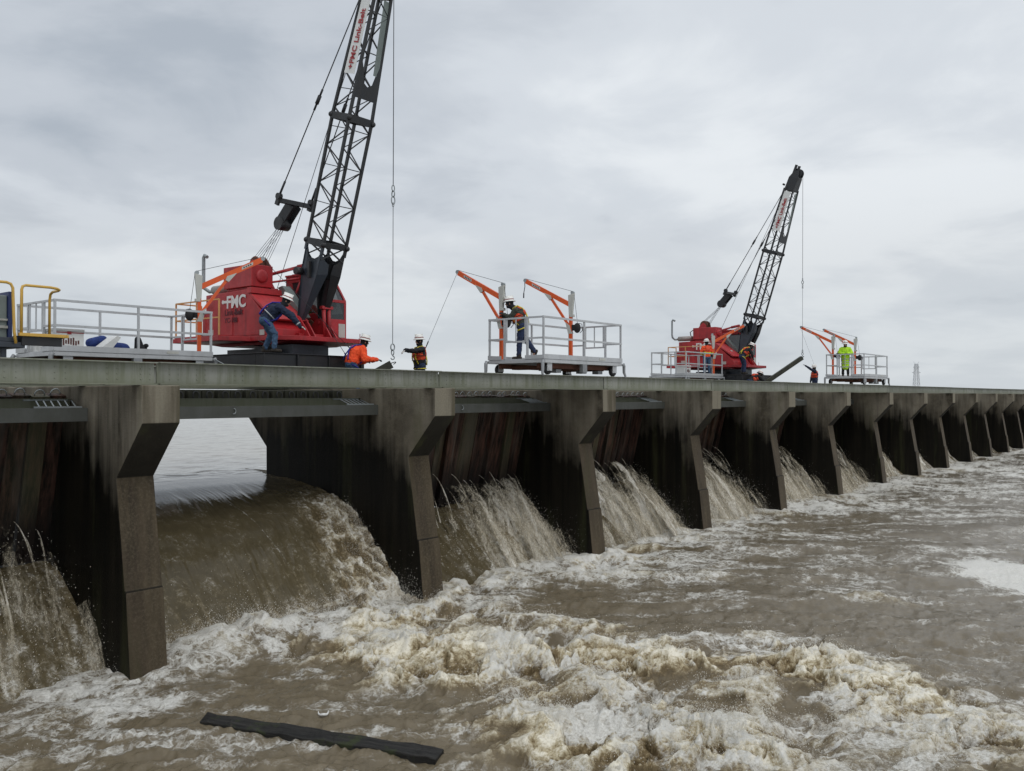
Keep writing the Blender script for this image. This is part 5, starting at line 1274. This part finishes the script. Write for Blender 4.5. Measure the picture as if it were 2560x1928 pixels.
person('worker in dark jacket and orange life vest pointing left, right of the near hook', (18.1, 18.0, WZ), 158,
       stand(eR=(.12, -.30, 1.30), wR=(.18, .0, 1.27), eL=(.34, .24, 1.34), wL=(.58, .26, 1.36), hL=(.7, .0, -.5), chest=(.03, 0, 1.28)) | dict(eR=(.0, -.30, 1.13), wR=(.05, -.28, .87)),
       'darkcloth', 'jeans_d', vest=True, hood='darkcloth', strap='strapyel', voxel=.013)
person('worker in olive jacket leaning on the davit on the middle platform, one foot raised behind', (18.74, 14.88, DZ), 131,
       stand(hip=(-.06, 0, .93), chest=(.03, 0, 1.25), neck=(.15, 0, 1.43), head=(.27, 0, 1.54), eL=(.26, .16, 1.14), wL=(.42, .05, 1.24), eR=(.24, -.2, 1.12), wR=(.42, -.06, 1.18), kL=(.0, .10, .50), kR=(-.20, -.10, .55), aL=(.02, .10, .10), aR=(-.42, -.14, .24), fR=(.4, 0, -.9), hup=(.1, 0, .95)),
       'olive', 'jeans_d', vest=True, gloves='gloved', strap='strapyel', voxel=.014)
person('worker in long lime-yellow raincoat standing on the far right platform', (44.95, 14.85, DZ), 195,
       stand(chest=(.03, 0, 1.28), neck=(.06, 0, 1.49), head=(.10, 0, 1.62), eL=(.12, .30, 1.16), wL=(.34, .12, 1.14), eR=(.12, -.30, 1.16), wR=(.36, -.05, 1.14), hup=(.25, 0, .95)),
       'lime', 'darkcloth', coat=True, band='reflect', gloves='gloved', hood='darkcloth', voxel=.02, bulk=1.15)
person('worker in dark coat and orange vest reaching up to the hanging needle', (49.35, 18.0, WZ), 140,
       stand(eL=(.35, .16, 1.58), wL=(.62, .10, 1.76), sL=(.08, .18, 1.42), eR=(.05, -.27, 1.12), wR=(.12, -.25, .88)),
       'navy', 'jeans_d', vest=True, gloves='gloved', hood='darkcloth', voxel=.02)
person('worker in orange and lime jacket and jeans with back turned on the far crane platform', (39.6, 19.75, DZ), 50,
       stand(eL=(.06, .28, 1.15), wL=(.22, .12, 1.08), eR=(.06, -.28, 1.15), wR=(.22, -.12, 1.08)),
       'hivis', 'jeans', vest=True, lower='lime', gloves='gloved', voxel=.02)
person('worker in black jacket stooping at the front corner of the far crane', (41.05, 18.5, z(1.06)), -42,
       stand(hip=(-.08, 0, .90), chest=(.14, 0, 1.15), neck=(.28, 0, 1.30), head=(.40, 0, 1.38), eL=(.36, .20, 1.0), wL=(.42, .12, .82), eR=(.34, -.20, 1.0), wR=(.42, -.14, .84), hup=(.4, 0, .9)),
       'darkcloth', 'jeans_d', vest=True, gloves='gloved', strap='strapyel', voxel=.02)
person('worker in orange vest crouching low at the lower end of the hanging needle', (41.1, 18.0, WZ), -30,
       stand(hip=(-.25, 0, .78), chest=(.06, 0, .98), neck=(.24, 0, 1.08), head=(.36, 0, 1.13), eL=(.42, .2, .78), wL=(.60, .14, .62), eR=(.42, -.2, .78), wR=(.62, -.12, .62), kL=(.12, .14, .50), kR=(.12, -.14, .50), aL=(-.12, .14, .10), aR=(-.12, -.14, .10), hup=(.4, 0, .9), fwd=(.5, 0, -1)),
       'darkcloth', 'jeans_d', vest=True, gloves='gloved', voxel=.02)
sit = dict(hip=(0, 0, .50), chest=(.02, 0, .83), neck=(.03, 0, 1.05), head=(.05, 0, 1.19), eL=(.10, .24, .72), wL=(.32, .18, .78), eR=(.10, -.24, .72), wR=(.32, -.18, .78), kL=(.40, .14, .50), kR=(.40, -.14, .50), aL=(.48, .14, .10), aR=(.48, -.14, .10))
person('operator in red and lime clothing seated in the cab of the near crane', (15.98, 20.42, z(1.58)), -90, dict(sit), 'hivis2', 'jeans_d', lower='lime', hood=None, hat=False, voxel=.018)
person('operator in dark clothing seated in the cab of the far crane', (43.55, 20.38, z(1.58)), -93, dict(sit), 'darkcloth', 'jeans_d', hood='darkcloth', hat=False, voxel=.022)
# fall-arrest lines
def line(name, a, b, lab, r_=.006, mat='steel'):
    a, b = Vector(a), Vector(b); m = MB(); m.tube(a, b, r_, n=5); m.tube(b + (a - b).normalized() * .22, b, .018, .012, 6); tag(m.build(name, mat, origin=tuple(a)), lab, 'cable')
line('lifeline', dtips[0], (15.30, 17.75, WZ + 1.28), 'thin lifeline from the left davit to the orange-coated worker', .007)
line('lifeline', dtips[1], (18.22, 17.92, WZ + 1.44), 'thin lifeline from the middle davit to the vest of the pointing worker', .005)
line('lifeline', dtips[4], (49.5, 17.95, WZ + 1.44), 'thin lifeline from the far davit to the worker under the needle', .004)
line('tag_line', (15.45, 19.0, z(2.0)), (15.28, 17.85, WZ + 1.05), 'dark rope from the near crane front down to the orange-coated worker', .008)
# ------------------------------------------------------------------ far shore
def shore(name, label, a0, a1, dist_, hgt, seed, cat=None):
    n = 700; ta = np.linspace(R(a0), R(a1), n); rows = []
    base = dist_ * (1 + .02 * perlin(ta * 20, ta * 0, seed))
    top = z(-1.5) + hgt * (.65 + .35 * fbm(ta * 300, ta * 0, 4, seed + 1)) * smooth(R(a0), R(a0) + .004, ta) * smooth(R(a1), R(a1) - .004, ta)
    m = MB()
    for i in range(n - 1):
        m.add([(base[i] * math.cos(ta[i]), base[i] * math.sin(ta[i]), z(-2.2)), (base[i + 1] * math.cos(ta[i + 1]), base[i + 1] * math.sin(ta[i + 1]), z(-2.2)),
               (base[i + 1] * math.cos(ta[i + 1]), base[i + 1] * math.sin(ta[i + 1]), top[i + 1]), (base[i] * math.cos(ta[i]), base[i] * math.sin(ta[i]), top[i])], [(1, 0, 3, 2)])
    # ragged crowns above the mass
    rs = random.Random(seed)
    for k in range(1500):
        q = R(rs.uniform(a0 + .2, a1 - .2)); dd = dist_ * rs.uniform(.98, 1.05); j = min(n - 1, int((q - R(a0)) / (R(a1) - R(a0)) * n))
        cx, cy, cz = dd * math.cos(q), dd * math.sin(q), top[j] - hgt * .1 + rs.uniform(-.1, .12) * hgt
        for t_ in range(2):
            d1 = Vector((rs.uniform(-1, 1), rs.uniform(-1, 1), rs.uniform(.1, 1.2))).normalized() * hgt * .12; d2 = Vector((rs.uniform(-1, 1), rs.uniform(-1, 1), rs.uniform(-1, 1))).normalized() * hgt * .08
            c0 = Vector((cx, cy, cz)); m.add([c0 - d1, c0 + d2, c0 + d1], [(0, 1, 2)])
    o = m.build(name, 'wood_far'); tag(o, label, kind='stuff'); return o
t = MT('winter_woods'); n_ = t.noise(t.pos(), 0, .35, 4, .7); t.base(t.mix((n_, 0), (.14, .145, .14), (.24, .245, .24))); t.set(Roughness=1.); M['wood_far'] = t.m
shore('far_woods', 'bare grey woods on the horizon at the right picture edge', -2, 9.2, 1150, 11, 3)
shore('far_shore_trees', 'low line of trees on the far river bank', 12.5, 120, 1900, 9, 5)
m = MB()
for q in range(-4, 130, 2):
    a_, b_ = R(q), R(q + 2); r0, r1 = (1120 if q < 10 else 1850), 4200
    m.add([(r0 * math.cos(a_), r0 * math.sin(a_), z(-1.9)), (r0 * math.cos(b_), r0 * math.sin(b_), z(-1.9)), (r1 * math.cos(b_), r1 * math.sin(b_), z(-1.9)), (r1 * math.cos(a_), r1 * math.sin(a_), z(-1.9))], [(0, 3, 2, 1)])
t = MT('far_bank_ground'); n_ = t.noise(t.pos(), 0, .02, 3, .6); t.base(t.mix((n_, 0), (.06, .06, .04), (.1, .09, .06))); M['bankg'] = t.m
tag(m.build('ground', 'bankg'), 'flat far bank of the river', kind='structure')
# river-crossing pylon
def pylon(X0, Y0, H_, W_):
    e = empty('transmission_tower', (X0, Y0, z(-2)), YAW)
    m = MB(); wd = .45
    def w_at(t_): return W_ * (1 - t_) + W_ * .42 * t_
    lv = [0, .14, .28, .41, .53, .64, .74, .84, .92, 1]
    for sx in (-1, 1):
        for sy in (-1, 1):
            m.bar((sx * w_at(0) / 2, sy * w_at(0) / 2, 0), (sx * w_at(1) / 2, sy * w_at(1) / 2, H_), wd)
    for i in range(len(lv) - 1):
        a_, b_ = lv[i], lv[i + 1]; wa, wb = w_at(a_) / 2, w_at(b_) / 2
        for sx in (-1, 1):
            m.bar((sx * wa, -wa, a_ * H_), (sx * wb, wb, b_ * H_), wd * .6); m.bar((sx * wa, wa, a_ * H_), (sx * wb, -wb, b_ * H_), wd * .6)
            m.bar((-wa, sx * wa, a_ * H_), (wb, sx * wb, b_ * H_), wd * .6); m.bar((wa, sx * wa, a_ * H_), (-wb, sx * wb, b_ * H_), wd * .6)
            m.bar((-wb, sx * wb, b_ * H_), (wb, sx * wb, b_ * H_), wd * .6); m.bar((sx * wb, -wb, b_ * H_), (sx * wb, wb, b_ * H_), wd * .6)
    m.build('lattice_mast', 'pyl', e)
    m = MB()
    for h_, l_ in ((.74, 7.6), (.90, 5.8)):
        for sy in (-1, 1):
            m.bar((0, -l_, H_ * h_), (0, l_, H_ * h_), wd * .8); m.bar((0, sy * l_, H_ * h_), (0, 0, H_ * (h_ + .07)), wd * .6); m.bar((0, sy * l_, H_ * h_), (0, 0, H_ * (h_ - .05)), wd * .5)
    for sy in (-1, 1): m.bar((0, sy * 2, H_), (0, sy * 5, H_ * 1.07), wd * .7)
    m.build('cross_arms', 'pyl', e)
    tag(e, 'hazy steel lattice transmission tower standing far beyond the spillway on the horizon', 'pylon')
t = MT('hazed_steel'); t.base((.42, .44, .47)); t.set(Roughness=1.); M['pyl'] = t.m
r_ = .457 * 1600; pylon(1600 * CA + r_ * SA, 1600 * SA - r_ * CA, 60, 11)

# ------------------------------------------------------------------ sky and light
w = bpy.data.worlds.new('World'); scene.world = w; w.use_nodes = True; nt = w.node_tree; nt.nodes.clear()
N = nt.nodes.new; Lk = nt.links.new
out = N('ShaderNodeOutputWorld'); bg = N('ShaderNodeBackground'); Lk(bg.outputs[0], out.inputs[0])
sky = N('ShaderNodeTexSky'); sky.sky_type = 'NISHITA'; sky.sun_disc = False; sky.sun_elevation = R(48); sky.sun_rotation = R(40); sky.air_density = 1.0; sky.dust_density = 2.5
tc = N('ShaderNodeTexCoord'); sp = N('ShaderNodeSeparateXYZ'); Lk(tc.outputs['Generated'], sp.inputs[0])
def mth(op, a, b=0., clamp=False):
    n = N('ShaderNodeMath'); n.operation = op; n.use_clamp = clamp
    for i, v in enumerate((a, b)):
        if hasattr(v, 'is_output') or hasattr(v, 'links'): Lk(v, n.inputs[i])
        else: n.inputs[i].default_value = v
    return n.outputs[0]
den = mth('ADD', mth('MAXIMUM', sp.outputs[2], 0.0), .20)
px, py_ = mth('DIVIDE', sp.outputs[0], den), mth('DIVIDE', sp.outputs[1], den)
cb = N('ShaderNodeCombineXYZ'); Lk(px, cb.inputs[0]); Lk(py_, cb.inputs[1])
def nz(scale, det, rough, stx=1., sty=1., dist_=0., rz=0., loc=(0, 0, 0)):
    mp = N('ShaderNodeMapping'); mp.inputs['Scale'].default_value = (stx, sty, 1); mp.inputs['Rotation'].default_value = (0, 0, rz); mp.inputs['Location'].default_value = loc
    Lk(cb.outputs[0], mp.inputs[0]); n = N('ShaderNodeTexNoise'); n.inputs['Scale'].default_value = scale; n.inputs['Detail'].default_value = det; n.inputs['Roughness'].default_value = rough; n.inputs['Distortion'].default_value = dist_
    Lk(mp.outputs[0], n.inputs[0]); return n.outputs[0]
def rmp(v, stops):
    r = N('ShaderNodeValToRGB'); e = r.color_ramp.elements; r.color_ramp.interpolation = 'EASE'
    while len(e) < len(stops): e.new(.5)
    for i, (p, c) in enumerate(stops): e[i].position = p; e[i].color = (*c, 1) if isinstance(c, tuple) else (c, c, c, 1)
    Lk(v, r.inputs[0]); return r.outputs[0]
n1 = nz(.55, 5, .50, 1, 1, .3, .6, (2.3, 1.1, 0)); n2 = nz(2.1, 6, .55, 1, 1, .35, .3, (5, 2, 0)); n3 = nz(.30, 3, .5, 1, 1, 0, 0, (8.2, 3.3, 0))
v = mth('ADD', mth('MULTIPLY', n1, .62), mth('MULTIPLY', n2, .34)); v = mth('ADD', v, mth('MULTIPLY', n3, .30))
cloud = rmp(v, [(.44, (.37, .41, .46)), (.53, (.48, .515, .56)), (.61, (.58, .615, .655)), (.72, (.71, .74, .765))])
hz = rmp(sp.outputs[2], [(0.0, (.60, .645, .675)), (.07, (.54, .59, .63)), (.20, (.5, .5, .5))])
mixh = N('ShaderNodeMix'); mixh.data_type = 'RGBA'
Lk(rmp(sp.outputs[2], [(0.0, .55), (.10, .25), (.22, 0.0)]), mixh.inputs[0]); Lk(cloud, mixh.inputs[6]); Lk(hz, mixh.inputs[7])
sc_ = N('ShaderNodeMix'); sc_.data_type = 'RGBA'; sc_.blend_type = 'MULTIPLY'; sc_.inputs[0].default_value = 1; sc_.inputs[7].default_value = (.1, .1, .1, 1); Lk(sky.outputs[0], sc_.inputs[6])
fin = N('ShaderNodeMix'); fin.data_type = 'RGBA'; fin.inputs[0].default_value = .94; Lk(sc_.outputs[2], fin.inputs[6]); Lk(mixh.outputs[2], fin.inputs[7])
# overcast: the zenith is brighter than the horizon
gain = rmp(sp.outputs[2], [(0.0, .90), (.35, 1.0), (1.0, 1.25)])
g2 = N('ShaderNodeMix'); g2.data_type = 'RGBA'; g2.blend_type = 'MULTIPLY'; g2.inputs[0].default_value = 1; Lk(fin.outputs[2], g2.inputs[6]); Lk(gain, g2.inputs[7])
Lk(g2.outputs[2], bg.inputs[0]); bg.inputs[1].default_value = 1.20
sun = bpy.data.lights.new('sun', 'SUN'); sun.energy = .7; sun.angle = R(25); sun.color = (1, .97, .92)
so = bpy.data.objects.new('sun', sun); col.objects.link(so)
sd = Vector((math.cos(R(-105)) * math.cos(R(52)), math.sin(R(-105)) * math.cos(R(52)), math.sin(R(52))))
so.rotation_euler = sd.to_track_quat('Z', 'Y').to_euler(); so.location = (0, 0, 60)
sky.sun_elevation = R(52); sky.sun_rotation = R(90 + 105)

cam = bpy.data.cameras.new('camera'); co = bpy.data.objects.new('camera', cam); col.objects.link(co)
cam.sensor_width = 36; cam.lens = 36 * 885 / 1024; cam.clip_start = .1; cam.clip_end = 8000
co.location = (0, 0, ZC); pit = math.atan(10.5 / 885)
co.rotation_euler = (math.pi / 2 + pit, 0, YAW - math.pi / 2)
scene.camera = co
scene.view_settings.view_transform = 'Standard'; scene.view_settings.look = 'None'; scene.view_settings.exposure = 0; scene.view_settings.gamma = 1
scene.cycles.max_bounces = 6; scene.cycles.transparent_max_bounces = 12; scene.cycles.caustics_reflective = False; scene.cycles.caustics_refractive = False
scene.cycles.use_denoising = True
